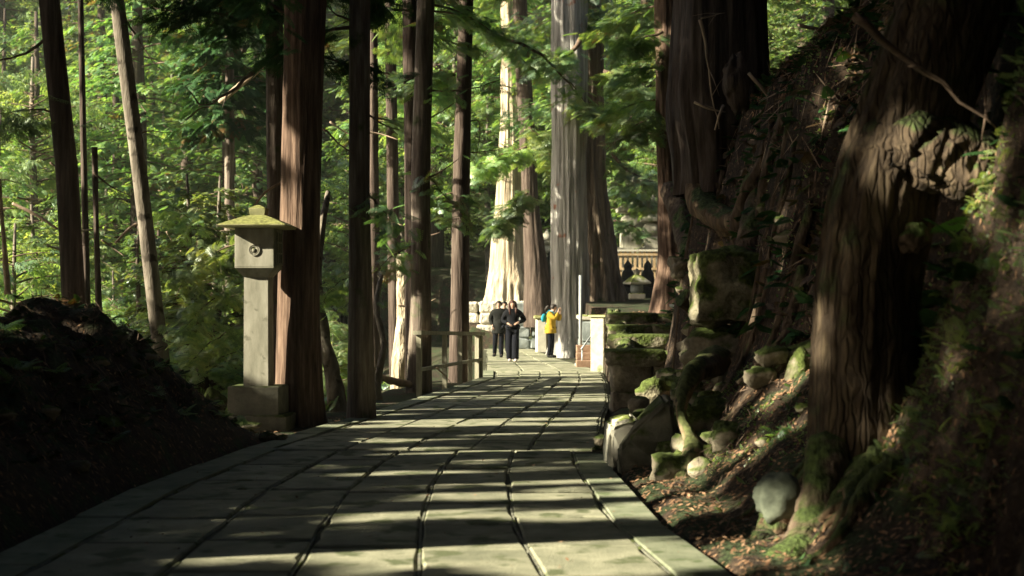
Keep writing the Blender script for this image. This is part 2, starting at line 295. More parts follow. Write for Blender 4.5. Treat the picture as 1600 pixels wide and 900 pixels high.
# ------------------------------------------------------------------ ground shape
YL = [-15, 5, 8.55, 11.5, 15.4, 19, 22.7, 29.8, 40, 51, 60, 80]
XLv = [-3.2, -3.15, -3.08, -3.1, -2.77, -2.18, -1.63, -.67, -.8, -1.03, -3.5, -16]
YR = [-15, 5, 7.94, 9.5, 12.8, 15.2, 19.6, 22.2, 27.8, 33.3, 36, 40, 44, 51, 60, 80]
XRv = [1.9, 1.4, 1.21, 1.03, .92, .95, 1.28, 1.55, 1.88, 2.1, 1.9, 1.5, 1.2, .8, -.4, -11]
def XL(y): return np.interp(y, YL, XLv)
def XR(y): return np.interp(y, YR, XRv)
YP = [-15, 20, 34.4, 34.7, 37.0, 37.3, 44, 48, 50, 51.5, 80]; XPv = [99, 99, 99, 2.45, 2.45, 2.0, 2.22, 2.4, 2.2, .6, -9]
def H(x, y):
    x = np.asarray(x, float); y = np.asarray(y, float)
    xl = XL(y); xr = XR(y); dl = xl-x; dr = x-xr
    n1 = fbm(x*.7, y*.7); n2 = fbm(x*2.3+9, y*2.3, 4.0, 3)
    z = np.full(x.shape, -.07)
    # left: mound near the camera, then the drop to the valley, then the far slope
    m = 1-sstep(15.2, 17.4, y+.5*n1+.25*n2)
    mound = np.clip(1.0*(dl-.1), 0, 2)-.55*np.clip(dl-1.25, 0, .75)-.85*np.clip(dl-2.0, 0, 3)
    mound = mound*(1+.2*n1)+.14*n2*sstep(.2, .9, dl)+.07*fbm(x*5, y*5, 2.0, 2)*sstep(.3, .9, dl)
    valley = -.07-.42*np.clip(dl-1.3, 0, 9)+.10*n1*sstep(.5, 2, dl)
    valley = valley+.30*np.clip(y-60, 0, 75)*sstep(0, 6, dl+2)+.12*np.clip(-x-20, 0, 60)
    left = m*mound+(1-m)*valley
    z = np.where(dl > 0, left*sstep(0, .25, dl)-.07*(1-sstep(0, .25, dl)), z)
    # right: litter slope, cut bank, upper slope
    xc = np.interp(y, [0, 6, 8, 9.2, 10.5, 12, 14, 17, 20, 22.5, 24.5, 27, 33], [2.6, 2.5, 2.5, 2.85, 3.0, 3.0, 2.85, 2.55, 2.35, 2.5, 3.5, 5.0, 7.5])
    low = .12*dr+.80*np.clip(dr-.55, 0, 1.3)*sstep(7.0, 8.5, y)+.25*np.clip(dr-1.8, 0, 3)
    near = low+2.7*sstep(xc-.35, xc+.75, x+.22*n1+.10*n2)+.42*np.clip(x-xc-.4, 0, 60)+(.15*n1+.12*n2+.05*fbm(x*6, y*6, 8.0, 2))*sstep(.6, 1.6, dr)+.02*n2
    # terrace (mossy steps) and grave plateau
    st = .78+.20*sstep(22.8, 22.95, y)+.20*sstep(25.2, 25.4, y)+.16*sstep(27.8, 28, y)
    plat = st+.03*np.clip(y-33, 0, 60)+.05*n1+.35*np.clip(x-9, 0, 40)*.6+.10*np.clip(y-62, 0, 120)
    pe = np.where(y < 34.5, xr+.12, np.interp(y, YP, XPv))
    terr = np.maximum(np.where(x > pe, plat, -.04), np.where(x > xc-.5, near, -1))
    k = sstep(20.9, 21.0, y)
    right = np.where(y > 20.95, terr, near)
    z = np.where(dr > 0, right*sstep(0, .2, dr)-.07*(1-sstep(0, .2, dr)), z)

    # behind the end of the path: rising bank
    e = sstep(51.4, 52.3, y+.15*n1)*sstep(-2.3, -1.4, x+.3*n1)
    z = np.where((y > 50), z*(1-e)+e*np.maximum(z, 1.55+.03*(y-52)+.10*np.clip(y-58, 0, 120)+.1*n1), z)
    return z
def grid_axis(lo, hi, c0, c1, fine, grow=1.18):
    a = [c0]
    while a[-1] < c1: a.append(a[-1]+fine)
    s = fine
    while a[-1] < hi: s *= grow; a.append(a[-1]+s)
    b = [c0]; s = fine
    while b[-1] > lo: s *= grow; b.append(b[-1]-s)
    return np.array(b[:0:-1]+a)
gx = grid_axis(-420, 420, -6, 7, .10, 1.09); gy = grid_axis(-60, 700, 5, 31, .12, 1.06)
GX, GY = np.meshgrid(gx, gy); GZ = H(GX, GY)
nx, ny = len(gx), len(gy)
idx = np.arange(nx*ny).reshape(ny, nx)
Q = np.stack([idx[:-1, :-1], idx[:-1, 1:], idx[1:, 1:], idx[1:, :-1]], -1).reshape(-1, 4)
gr = mobj('forest_floor', fast_mesh('forest_floor', np.stack([GX, GY, GZ], -1).reshape(-1, 3), Q, M['soil'], True)); tag(gr, kind='structure')

# ------------------------------------------------------------------ paved path
path = bpy.data.objects.new('path', None); link(path); tag(path, kind='structure')
ys = np.concatenate([np.arange(-4, 60, .5)]); b = MB()
vs = []; fs = []
for y in ys: vs += [(float(XL(y)), y, -.002), (float(XR(y)), y, -.002)]
for i in range(len(ys)-1): fs.append((2*i, 2*i+1, 2*i+3, 2*i+2))
b.add(vs, fs); bed = b.build('path_bed', M['bed'], path)
def slab(c, z=.02, bev=.012, m='slab', name='slab', par=None):
    """c: four ground corners, anticlockwise"""
    cx = sum(p[0] for p in c)/4; cy = sum(p[1] for p in c)/4; vs = []
    if name == 'slab' and cy < 33:
        pts_ = []
        for i in range(4):
            a, b = c[i], c[(i+1) % 4]; L_ = math.hypot(b[0]-a[0], b[1]-a[1]); nx_, ny_ = -(b[1]-a[1])/L_, (b[0]-a[0])/L_
            pts_.append((a[0]+(cx-a[0])*random.uniform(0, .03), a[1]+(cy-a[1])*random.uniform(0, .03)))
            for t in (.25, .5, .75):
                q = random.uniform(-.003, .012)+(random.random() < .12)*.018; tt = t+random.uniform(-.08, .08)
                pts_.append((a[0]+(b[0]-a[0])*tt+nx_*q, a[1]+(b[1]-a[1])*tt+ny_*q))
        c = pts_
    nn = len(c)
    z += random.uniform(-.006, .006); tx = random.uniform(-.004, .004); ty = random.uniform(-.004, .004)
    for lvl in range(3):
        for (x, y) in c:
            if lvl == 2:
                L = math.hypot(cx-x, cy-y); k = bev*1.5/max(L, .01); px, py = x+(cx-x)*k, y+(cy-y)*k
            else: px, py = x, y
            vs.append((px-cx, py-cy, (-.06 if lvl == 0 else (z-bev if lvl == 1 else z))+tx*(px-cx)+ty*(py-cy)))
    fs = []
    for l in (0, 1):
        for j in range(nn): fs.append((l*nn+j, l*nn+(j+1) % nn, l*nn+nn+(j+1) % nn, l*nn+nn+j))
    fs.append(tuple(range(2*nn, 3*nn)))
    o = MB().add(vs, fs).build(name, M[m], par or path, loc=(cx, cy, 0)); return o
def across(y, f, inL, inR):
    a = float(XL(y))+inL; c = float(XR(y))-inR; return a+(c-a)*f
def columns(y0, y1, fr, inL, inR, lmin, lmax, gap):
    for k in range(len(fr)-1):
        y = y0-random.uniform(0, .6) if y0 < 4 else y0
        while y < y1-.05:
            L = random.uniform(lmin, lmax); e = min(y+L, y1)
            if y1-e < .45: e = y1
            sk = random.uniform(-.10, .10)
            g = gap/2; ga = .026
            def P(yy, f, sgn): return (across(yy, f, inL, inR)+sgn*g+random.uniform(-.013, .013), yy)
            c = [P(y+ga, fr[k], 1), P(y+ga+sk*.3, fr[k+1], -1), P(e-ga+sk*.3, fr[k+1], -1), P(e-ga, fr[k], 1)]
            slab(c); y = e
    for k in range(len(fr)):
        bb = MB(); yy = y0+.1
        while yy < y1-.2:
            L = random.uniform(.5, 1.6); e = min(yy+L, y1); q = .007
            if random.random() < .8:
                x0 = across(yy, fr[k], inL, inR); x1 = across(e, fr[k], inL, inR)
                dx = random.uniform(-.008, .008)
                bb.add([(x0-q*1.6+dx, yy, -.02), (x0+q*1.6+dx, yy, -.02), (x1+q*1.6+dx, e, -.02), (x1-q*1.6+dx, e, -.02), (x0-q+dx, yy, .012), (x0+q+dx, yy, .012), (x1+q+dx, e, .012), (x1-q+dx, e, .012)],
                       [(4, 5, 6, 7), (0, 1, 5, 4), (1, 2, 6, 5), (2, 3, 7, 6), (3, 0, 4, 7)])
            yy = e
        if bb.v: bb.build('mortar_strip', M['mortar'], path)
columns(3, 14.75, [0, .215, .415, .61, .80, 1], .375, .315, 1.0, 1.45, .022)
columns(14.78, 33, [0, .22, .42, .61, .79, 1], .34, .06, .85, 1.35, .02)
columns(33.02, 56, [0, .33, .66, 1], .1, .1, 1.3, 2.0, .05)
y = 3.0
while y < 32:
    e = y+random.uniform(1.4, 1.9); w = .36 if y < 14 else .28
    slab([(float(XL(y+.012)), y+.012), (float(XL(y+.012))+w, y+.012), (float(XL(e-.012))+w, e-.012), (float(XL(e-.012)), e-.012)], z=.022, m='kerb', name='kerb_stone'); y = e
y = 3.0
while y < 14.2:
    e = min(y+random.uniform(1.4, 1.9), 14.75)
    slab([(float(XR(y+.012))-.30, y+.012), (float(XR(y+.012)), y+.012), (float(XR(e-.012)), e-.012), (float(XR(e-.012))-.30, e-.012)], z=.022, m='kerb', name='kerb_stone'); y = e

# ------------------------------------------------------------------ foliage sprays
def frond_template(pairs=5, wid=.085, L=.42):
    V = []; Q = []
    def leaf(p, ang, l, w):
        c, s = math.cos(ang), math.sin(ang); b = len(V)
        for (u, v, z) in ((0, 0, 0), (l*.5, w, .02), (l, 0, -.03), (l*.5, -w, .02)): V.append((p+u*c-v*s, u*s+v*c, z-.18*(p+u*c)**2))
        Q.append((b, b+1, b+2, b+3))
    for i in range(pairs):
        t = .08+.8*i/pairs
        for sg in (-1, 1): leaf(t, sg*(.75-.25*t), L*(1.05-t)+.07, wid*(1.1-.5*t))
    leaf(.5, 0, .5, wid*.8); leaf(.02, 0, .55, wid*.35)
    return np.array(V), np.array(Q)
def broad_template():
    V = []; Q = []
    for i, (p, a, l) in enumerate([(.1, .9, .42), (.15, -1.0, .4), (.35, .6, .5), (.4, -.7, .48), (.6, .35, .5), (.62, -.4, .45), (.75, .05, .5)]):
        c, s = math.cos(a), math.sin(a); b = len(V); w = .075
        for (u, v, z) in ((0, 0, 0), (l*.45, w, .03), (l, 0, -.16), (l*.45, -w, .03)): V.append((p+u*c-v*s, u*s+v*c, z-.1*p+(.05 if i % 2 else -.03)))
        Q.append((b, b+1, b+2, b+3))
    return np.array(V), np.array(Q)
def fine_template():
    V = []; Q = []
    def q(a, b, w):
        a = np.array(a); b = np.array(b); d = b-a; n = np.array([-d[1], d[0]])/max(1e-6, math.hypot(*d))*w; k = len(V)
        for p, h in ((a, 0), ((a+b)*.5+n, .012), (b, -.02), ((a+b)*.5-n, .012)): V.append((p[0], p[1], h-.22*p[0]**2-.25*abs(p[1])**1.5))
        Q.append((k, k+1, k+2, k+3))
    for i in range(6):
        t = .06+.8*i/6
        for sg in (-1, 1):
            a = sg*(.85-.3*t); L = .46*(1.05-t)+.08; c, s_ = math.cos(a), math.sin(a)
            e = (t+L*c, L*s_); q((t, 0), e, .018)
            for j in (.35, .62, .88):
                p = (t+L*j*c, L*j*s_)
                for s2 in (-1, 1):
                    if j > .8 and s2 < 0: continue
                    b = a+s2*.65; l2 = L*.34*(1.15-j*.5); q(p, (p[0]+l2*math.cos(b), p[1]+l2*math.sin(b)), .021)
    q((.0, 0), (.55, 0), .012); q((.5, 0), (1.02, 0), .03)
    return np.array(V), np.array(Q)
FX = fine_template(); FT = frond_template(); FTF = frond_template(7, .07, .46); BT = broad_template()
def scatter(tpl, P, yaw, pitch, roll, S):
    T, Qt = tpl; n = len(P)
    cy, sy, cp, sp, cr, sr = np.cos(yaw), np.sin(yaw), np.cos(pitch), np.sin(pitch), np.cos(roll), np.sin(roll)
    # R = Rz(yaw) Ry(-pitch) Rx(roll)
    Rm = np.empty((n, 3, 3))
    Rm[:, 0, 0] = cy*cp; Rm[:, 0, 1] = -cy*sp*sr-sy*cr; Rm[:, 0, 2] = -cy*sp*cr+sy*sr
    Rm[:, 1, 0] = sy*cp; Rm[:, 1, 1] = -sy*sp*sr+cy*cr; Rm[:, 1, 2] = -sy*sp*cr-cy*sr
    Rm[:, 2, 0] = sp; Rm[:, 2, 1] = cp*sr; Rm[:, 2, 2] = cp*cr
    V = np.einsum('nij,kj->nki', Rm, T)*S[:, None, None]+P[:, None, :]
    Qa = Qt[None]+(np.arange(n)*len(T))[:, None, None]
    return V.reshape(-1, 3), Qa.reshape(-1, 4)
def branches(nb, h0, h1, Rmax, shape='cone', up=.15, droop=.45, per=14, fs=(.35, .6), r=None):
    """returns frond transforms and limb polylines"""
    P = []; Y = []; Pi = []; Ro = []; S = []; limbs = []
    for i in range(nb):
        h = h0+(h1-h0)*(i+random.random())/nb; k = (h-h0)/(h1-h0); a = random.uniform(0, 2*math.pi)
        if shape == 'cone': L = Rmax*(1-.72*k)*random.uniform(.55, 1.1)
        elif shape == 'column': L = Rmax*random.uniform(.5, 1.1)*(1-k**3*.7)
        else: L = Rmax*math.sqrt(max(.06, 1-(2*k-1)**2))*random.uniform(.6, 1.1)
        ca, sa = math.cos(a), math.sin(a); u = up+random.uniform(-.1, .15); d = droop*random.uniform(.6, 1.4); bend = random.uniform(-.3, .3)
        line = []
        for t in (0, .25, .5, .75, 1):
            x = L*t; side = bend*L*t*t; line.append((x*ca-side*sa, x*sa+side*ca, h+u*x-d*x*t*.5))
        limbs.append((line, .012+.012*L))
        n = max(4, int(per*L/Rmax))
        for j in range(n):
            t = .18+.82*(j+random.random())/n; x = L*t; side = bend*L*t*t+random.uniform(-.12, .12)*L*t
            P.append((x*ca-side*sa+random.uniform(-.08, .08), x*sa+side*ca+random.uniform(-.08, .08), h+u*x-d*x*t*.5+random.uniform(-.12, .08)))
            Y.append(a+random.choice((-1, 1))*random.uniform(.15, 1.1)); Pi.append(random.uniform(-.65, .15)); Ro.append(random.uniform(-.5, .5)); S.append(random.uniform(*fs))
    return [np.array(q) for q in (P, Y, Pi, Ro, S)], limbs
def crown_mesh(name, tpl, mat, *a, **k):
    tr, limbs = branches(*a, **k); V, Qd = scatter(tpl, *tr); return fast_mesh(name, V, Qd, mat), limbs
def limb_mb(limbs, mb=None, n=4):
    mb = mb or MB()
    for line, r in limbs: mb.tube(line, [r, r*.75, r*.5, r*.32, r*.15], n, cap=False)
    return mb

# ------------------------------------------------------------------ trunks
def trunk_arrays(cs, rs, segs, dz=.12, ridges=(11, 19), amp=.05, seed=0, flare=0, lobes=5, fh=.7):
    """cs centre points bottom->top (x,y,z), rs radii at those; returns V,Q"""
    cs = np.array(cs, float); z0, z1 = cs[0, 2], cs[-1, 2]
    t = [z0]; 
    while t[-1] < z1:
        t.append(t[-1]+(dz if t[-1]-z0 < 9 else dz*6))
    zz = np.array(t); zz[-1] = z1
    cx = np.interp(zz, cs[:, 2], cs[:, 0]); cy = np.interp(zz, cs[:, 2], cs[:, 1]); rr = np.interp(zz, cs[:, 2], rs)
    th = np.arange(segs)*2*math.pi/segs
    TH, ZZ = np.meshgrid(th, zz)
    warp = .35*vnoise(ZZ*.5, TH*0+seed*3.1)+.12*vnoise(ZZ*1.7, np.cos(TH)*1.5+seed, np.sin(TH)*1.5)
    k1, k2 = ridges; ct, sn = np.cos(TH+warp*.25), np.sin(TH+warp*.25)
    rid = fbm(ct*k1*.32+seed*7, sn*k1*.32, ZZ*.35, 2)*.6+(np.abs(vnoise(ct*k2*.32, sn*k2*.32+seed, ZZ*.5))*-1.2+.4)*.8
    fine = vnoise(ct*k2*.8, sn*k2*.8, ZZ*1.3+seed)*.3
    hh = np.clip((ZZ-z0)/fh, 0, 8)
    fl = flare*np.exp(-hh*1.6)*(.55+.75*np.clip(np.cos(lobes*TH+seed*1.7+.8*np.sin(TH*2+seed)), -.4, 1))
    rad = rr[:, None]*(1+amp*(rid+fine)*1.5+.05*vnoise(ZZ*.4, ct+seed, sn)+fl)
    V = np.stack([cx[:, None]+rad*np.cos(TH), cy[:, None]+rad*np.sin(TH), ZZ], -1).reshape(-1, 3)
    n = segs; m = len(zz); i = np.arange(m-1)[:, None]*n; j = np.arange(n)[None]; j2 = (j+1) % n
    Qd = np.stack([i+j, i+j2, i+n+j2, i+n+j], -1).reshape(-1, 4)
    return V, Qd
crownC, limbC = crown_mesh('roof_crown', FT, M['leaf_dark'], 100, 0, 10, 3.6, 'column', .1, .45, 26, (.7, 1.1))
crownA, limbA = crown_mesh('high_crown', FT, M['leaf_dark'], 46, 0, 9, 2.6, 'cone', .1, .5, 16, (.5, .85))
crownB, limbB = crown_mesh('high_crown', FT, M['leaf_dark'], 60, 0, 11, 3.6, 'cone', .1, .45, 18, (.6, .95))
limbAm = limb_mb(limbA); limbBm = limb_mb(limbB)
limbA_me = None
def tall_tree(name, label, D, ctr, wid, base_py, mat, top=17, segs=36, amp=.05, flare=.5, lobes=5, fh=.5, crown=None, cat='tree', group=None, seed=None, bark_label=None, sink=.25, ridges=(11, 19), dz=.12, crown_h=None):
    """ctr [(px,py)...] from low to high in the picture at depth D; wid [(py, width px)...]"""
    seed = seed if seed is not None else random.uniform(0, 50)
    pz = sorted([(wz(py, D), wx(px, D)) for px, py in ctr]); rz = sorted([(wz(py, D), w*D/F/2) for py, w in wid])
    zb = wz(base_py, D)-sink
    zs = [p[0] for p in pz]; xs = [p[1] for p in pz]
    sl_hi = (xs[-1]-xs[0])/(zs[-1]-zs[0]) if len(zs) > 1 else 0
    def cx(z):
        if z <= zs[0]: return xs[0]+((xs[1]-xs[0])/(zs[1]-zs[0])*(z-zs[0]) if len(zs) > 1 else 0)
        if z >= zs[-1]: return xs[-1]+sl_hi*.6*(z-zs[-1])
        return float(np.interp(z, zs, xs))
    def rad(z):
        r = float(np.interp(z, [q[0] for q in rz], [q[1] for q in rz]))
        if z > rz[-1][0]: r = max(.05, rz[-1][1]*(1-.75*(z-rz[-1][0])/(max(top, rz[-1][0]+1)-rz[-1][0])))
        return r
    levels = sorted(set([zb]+[q for q in zs if q > zb]+[q[0] for q in rz if q[0] > zb]+list(np.linspace(max(zs[-1], rz[-1][0])+.5, top, 6))))
    bx = cx(zb)
    root = empty(name, (bx, D, zb+sink), label, cat, group)
    V, Qd = trunk_arrays([(cx(z)-bx, 0, z-zb-sink) for z in levels], [rad(z) for z in levels], segs, dz, ridges, amp, seed, flare, lobes, fh)
    mobj('trunk', fast_mesh('trunk', V, Qd, M[mat], True), root)
    if crown:
        me, lm = crown; hgt = crown_h if crown_h is not None else top-8
        c = mobj('crown', me, root, (cx(top-3)-bx, 0, hgt-zb), random.uniform(0, 6))
        l = mobj('twigs', lm, root, c.location, c.rotation_euler.z); l['kind'] = 'stuff'
    return root
def mk(me_limb):
    me = bpy.data.meshes.new('limb'); me.from_pydata(me_limb.v, [], me_limb.f); me.update(); me.materials.append(M['twig'])
    me.polygons.foreach_set('use_smooth', me_limb.sm); return me
CC = (crownC, mk(limb_mb(limbC, n=3))); CA = (crownA, mk(limbAm)); CB = (crownB, mk(limbBm))

t1 = tall_tree('cedar_tree', 'dark straight trunk at far left rising from behind the black earth mound', 19, [(118, 520), (104, 260), (77, 0)], [(520, 36), (0, 31)], 590, 'bark_dark', 16, 28, .04, .2, crown=CA, sink=.8)
t2 = tall_tree('cedar_tree', 'slender leaning grey trunk sunlit on its left side, left of the stone lantern', 22, [(257, 600), (222, 300), (183, 0)], [(600, 25), (0, 22)], 640, 'bark_thin', 16, 26, .03, .3, crown=CA, sink=.6)
t3b = tall_tree('cedar_tree', 'grey trunk standing just behind the big red-barked cedar by the lantern', 20.5, [(436, 640), (432, 300), (428, 0)], [(640, 36), (0, 26)], 660, 'bark_grey', 17, 30, .05, .3, crown=CA)
t3 = tall_tree('cedar_tree', 'thick red-brown cedar with sunlit shaggy bark right of the stone lantern', 18.9, [(467, 655), (466, 500), (470, 300), (477, 0)], [(655, 72), (600, 70), (500, 66), (300, 62), (0, 66)], 664, 'bark_red', 19, 64, .05, .32, 6, .55, crown=CB, seed=4.2, dz=.07)
t4 = tall_tree('cedar_tree', 'straight brown trunk at the path edge, next to the right of the big red cedar', 19.2, [(565, 650), (561, 300), (562, 0)], [(650, 42), (300, 33), (0, 32)], 655, 'bark_grey', 18, 36, .05, .25, crown=CA, seed=9.1)
t7 = tall_tree('cedar_tree', 'trunk with pale left edge behind the near end of the railing', 26.2, [(655, 620), (658, 450), (657, 300), (665, 0)], [(620, 40), (450, 31), (0, 28)], 622, 'bark_grey', 18, 30, .05, .3, crown=CA)
t6 = tall_tree('cedar_tree', 'dark trunk close behind and left of the trunk at the railing', 29, [(648, 600), (646, 250), (641, 0)], [(600, 30), (0, 26)], 640, 'bark_dark', 18, 28, .05, .2, crown=CA, sink=.6)
t8 = tall_tree('cedar_tree', 'dark slim trunk behind the middle of the railing', 29.8, [(717, 590), (721, 300), (728, 0)], [(590, 31), (0, 22)], 605, 'bark_dark', 18, 28, .05, .3, crown=CA)
t5 = tall_tree('cedar_tree', 'thin trunk seen in the gap right of the straight brown path-edge trunk', 36, [(585, 560), (583, 0)], [(600, 20), (0, 13)], 620, 'bark_dark', 18, 20, .05, .2, crown=CA, sink=1)
t5b = tall_tree('cedar_tree', 'thin dark trunk midway between the path-edge trunk and the railing trunk', 38, [(618, 560), (609, 0)], [(600, 22), (0, 15)], 620, 'bark_dark', 18, 20, .05, .2, crown=CA, sink=1)
tl = tall_tree('young_tree', 'thin crooked sapling trunk between the two left trunks', 27, [(135, 420), (131, 250), (126, 0)], [(420, 11), (0, 9)], 620, 'bark_dark', 12, 12, .04, .1, sink=1)
tl2 = tall_tree('young_tree', 'short dark sapling trunk right of the far left trunk', 24, [(157, 560), (150, 340)], [(560, 12), (340, 8)], 620, 'bark_dark', 4.2, 12, .04, .1, sink=1)
tw = tall_tree('giant_cedar', 'huge sunlit pale cedar standing on the bank behind the walkers', 54, [(799, 475), (797, 300), (799, 200), (797, 0)], [(478, 84), (420, 62), (300, 40), (180, 31), (0, 30)], 478, 'bark_pale', 26, 96, .10, .25, 7, .9, crown=CB, crown_h=16)
td = tall_tree('giant_cedar', 'dark leaning cedar trunk right of the sunlit pale cedar', 50, [(843, 490), (836, 400), (828, 300), (812, 0)], [(495, 50), (440, 40), (330, 26), (0, 22)], 500, 'bark_dark', 24, 48, .05, .2, crown=CB, crown_h=15)
tg = tall_tree('giant_cedar', 'massive blue-grey cedar beside the person in the yellow jacket', 44, [(894, 560), (891, 500), (890, 300), (890, 0)], [(566, 74), (520, 62), (470, 58), (300, 54), (0, 54)], 560, 'bark_blue', 26, 96, .085, .35, 5, .8, crown=CB, crown_h=17, seed=2.2)
tg2 = tall_tree('giant_cedar', 'broad furrowed brown cedar fused to the right of the blue-grey one', 46, [(932, 475), (925, 400), (918, 300), (912, 0)], [(480, 96), (430, 84), (360, 72), (300, 62), (0, 52)], 480, 'bark_brownfur', 26, 96, .09, .22, 7, .8, crown=CB, crown_h=18, seed=6.4)
tr = tall_tree('cedar_tree', 'reddish trunk with pale left edge at the end of the mossy terrace', 30, [(1046, 490), (1054, 420), (1048, 300), (1042, 0)], [(492, 62), (430, 56), (300, 42), (0, 38)], 492, 'bark_red', 20, 48, .10, .3, 5, .6, crown=CB, seed=3.3, crown_h=12)
th = tall_tree('hollow_cedar', 'dark hollow-based cedar on top of the cut bank, upper right', 19.8, [(1132, 240), (1125, 150), (1122, 0)], [(240, 150), (190, 160), (100, 150), (0, 140)], 250, 'bark_dark', 20, 90, .11, .15, 7, .7, crown=CB, seed=8.7, sink=.5, crown_h=12)
tf = tall_tree('giant_cedar', 'huge leaning mossy cedar trunk in the dark right foreground', 9.2, [(1352, 900), (1346, 650), (1352, 450), (1378, 300), (1492, 0)], [(900, 190), (650, 166), (450, 160), (300, 165), (0, 180)], 905, 'bark_plate', 15, 110, .06, .22, 6, .5, crown=CB, seed=5.5, dz=.06, crown_h=9.5)

# bare branches on the trunks (parts of their trees), given as picture points at a depth
def add_branch(tree, D, pts, r, mat='twig', dy=0, foliage=0, fs=(.22, .4), leafm='leaf'):
    base = tree.location; P = []
    for i, (px, py) in enumerate(pts):
        d = D+dy*i/(len(pts)-1); q = W(px, py, d); P.append((q[0]-base[0], q[1]-base[1], q[2]-base[2]))
    L = smooth_line(P, 3); n = len(L)
    L = [q+Vector((random.uniform(-1, 1), random.uniform(-1, 1), random.uniform(-1, 1)))*r*.7 for q in L]
    mb = MB(); mb.tube(L, [r*(1-.8*i/(n-1)) for i in range(n)], 6)
    for k in range(max(1, n//3)):       # side twigs
        i = random.randint(n//3, n-1); q = L[i]; v = Vector((random.uniform(-1, 1), random.uniform(-.6, .6), random.uniform(-1, .5))).normalized()*random.uniform(.15, .45)
        mb.tube([q, q+v*.5+Vector((0, 0, .02)), q+v], [r*.35, r*.22, r*.08], 4)
    o = mb.build('branch', M[mat], tree)
    if foliage:
        Pp = []; Yw = []
        for k in range(foliage):
            i = random.randint(n//4, n-1); q = L[i]+Vector((random.gauss(0, .16), random.gauss(0, .22), random.gauss(-.06, .12))); Pp.append(tuple(q)); Yw.append(random.uniform(0, 6.28))
        Pp = np.array(Pp); m_ = len(Pp)
        V, Qd = scatter(FX, Pp, np.array(Yw), rng.uniform(-.8, .1, m_), rng.uniform(-.5, .5, m_), rng.uniform(fs[0], fs[1], m_))
        mobj('foliage', fast_mesh('foliage', V, Qd, M[leafm]), o)
add_branch(t1, 19, [(80, 55), (40, 85), (-30, 100)], .028)
add_branch(t1, 19, [(100, 180), (50, 170), (0, 178)], .018, foliage=40)
add_branch(t2, 22, [(185, 12), (215, 60), (240, 100)], .02)
add_branch(t3b, 20.5, [(420, 15), (380, 28), (330, 18), (270, 2)], .035, foliage=90, leafm='leaf_dark')
add_branch(t3b, 20.5, [(418, 95), (380, 125), (345, 155), (315, 165)], .04, 'bark_grey')
add_branch(t3b, 21.4, [(425, 425), (380, 440), (330, 470), (285, 515)], .02, foliage=190, fs=(.16, .3), leafm='leaf_bright')
add_branch(t3b, 21.6, [(425, 375), (370, 380), (320, 405), (285, 440)], .02, foliage=150, fs=(.16, .3), leafm='leaf_bright')
add_branch(t3b, 21.8, [(425, 500), (370, 510), (330, 535), (300, 560)], .02, foliage=130, fs=(.16, .3), leafm='leaf_bright')
add_branch(t2, 23, [(235, 330), (265, 320), (300, 345)], .014, foliage=70, fs=(.16, .3), leafm='leaf_bright')
add_branch(t4, 21, [(560, 430), (530, 440), (505, 470)], .014, foliage=90, fs=(.16, .28), leafm='leaf_bright')
add_branch(t3, 18, [(445, 20), (400, -10), (360, -40)], .03, foliage=70, leafm='leaf_dark')
add_branch(t3, 18, [(505, 200), (530, 225), (555, 240)], .018)
add_branch(t4, 19.2, [(553, 35), (525, 22), (505, 0)], .02)
add_branch(t4, 19.2, [(575, 180), (600, 195), (630, 205)], .016)
add_branch(t7, 26.2, [(668, 15), (700, 20), (720, 25)], .025)
add_branch(t7, 26.2, [(668, 140), (700, 142), (750, 135), (785, 122)], .022, foliage=30)
add_branch(t7, 26.2, [(668, 185), (690, 175), (712, 160)], .018)
add_branch(t8, 29.8, [(733, 30), (775, 55), (830, 75), (870, 110), (900, 140)], .055, foliage=90)
add_branch(t8, 29.8, [(733, 190), (750, 192), (745, 240), (725, 262)], .016)
add_branch(t8, 29.8, [(722, 238), (760, 237), (805, 225)], .018, foliage=20)
add_branch(t8, 29.8, [(712, 300), (680, 310), (640, 330)], .018, foliage=40)
add_branch(t4, 19.2, [(575, 300), (590, 320), (612, 345)], .016, foliage=30)
add_branch(t7, 26.2, [(660, 260), (690, 300), (720, 330)], .02, foliage=70)
add_branch(t7, 26.2, [(650, 380), (620, 395), (590, 420)], .02, foliage=50)
add_branch(td, 46, [(822, 230), (790, 240), (740, 262)], .05, foliage=160, fs=(.4, .75), leafm='leaf_bright')
add_branch(td, 47, [(825, 300), (800, 320), (780, 352)], .05, foliage=160, fs=(.4, .75))
add_branch(td, 47, [(826, 200), (850, 220), (865, 260)], .05, foliage=120, fs=(.4, .7), leafm='leaf_bright')
add_branch(tg, 42.5, [(910, 60), (880, 90), (840, 95), (800, 60)], .08, foliage=160, fs=(.4, .7))
add_branch(tg2, 43, [(905, 150), (925, 175), (955, 185)], .06, foliage=170, fs=(.35, .7), leafm='leaf_bright')
add_branch(tg2, 43.5, [(945, 110), (980, 130), (1020, 140)], .06, foliage=130, fs=(.4, .7), leafm='leaf_bright')
add_branch(tg2, 44, [(955, 240), (985, 268), (1025, 285)], .06, foliage=60, fs=(.4, .7))
add_branch(tg2, 44, [(930, 30), (960, 40), (1010, 20)], .08, foliage=160, fs=(.4, .8))
add_branch(tg2, 56, [(955, 285), (985, 300), (1020, 320)], .05, foliage=110, fs=(.4, .8))
add_branch(tg2, 57, [(958, 345), (980, 350), (1010, 365)], .05, foliage=60, fs=(.4, .7))
add_branch(tr, 29.5, [(1035, 180), (1005, 190), (975, 210)], .03, foliage=90, fs=(.3, .5))
add_branch(tr, 29.5, [(1035, 50), (1000, 60), (960, 60)], .03, foliage=80, fs=(.3, .5))
add_branch(th, 18.9, [(1095, 30), (1105, 90), (1112, 150), (1125, 200)], .025, 'twig_pale')
add_branch(th, 18.8, [(1095, 28), (1112, 25), (1132, 20)], .014, 'twig_pale')
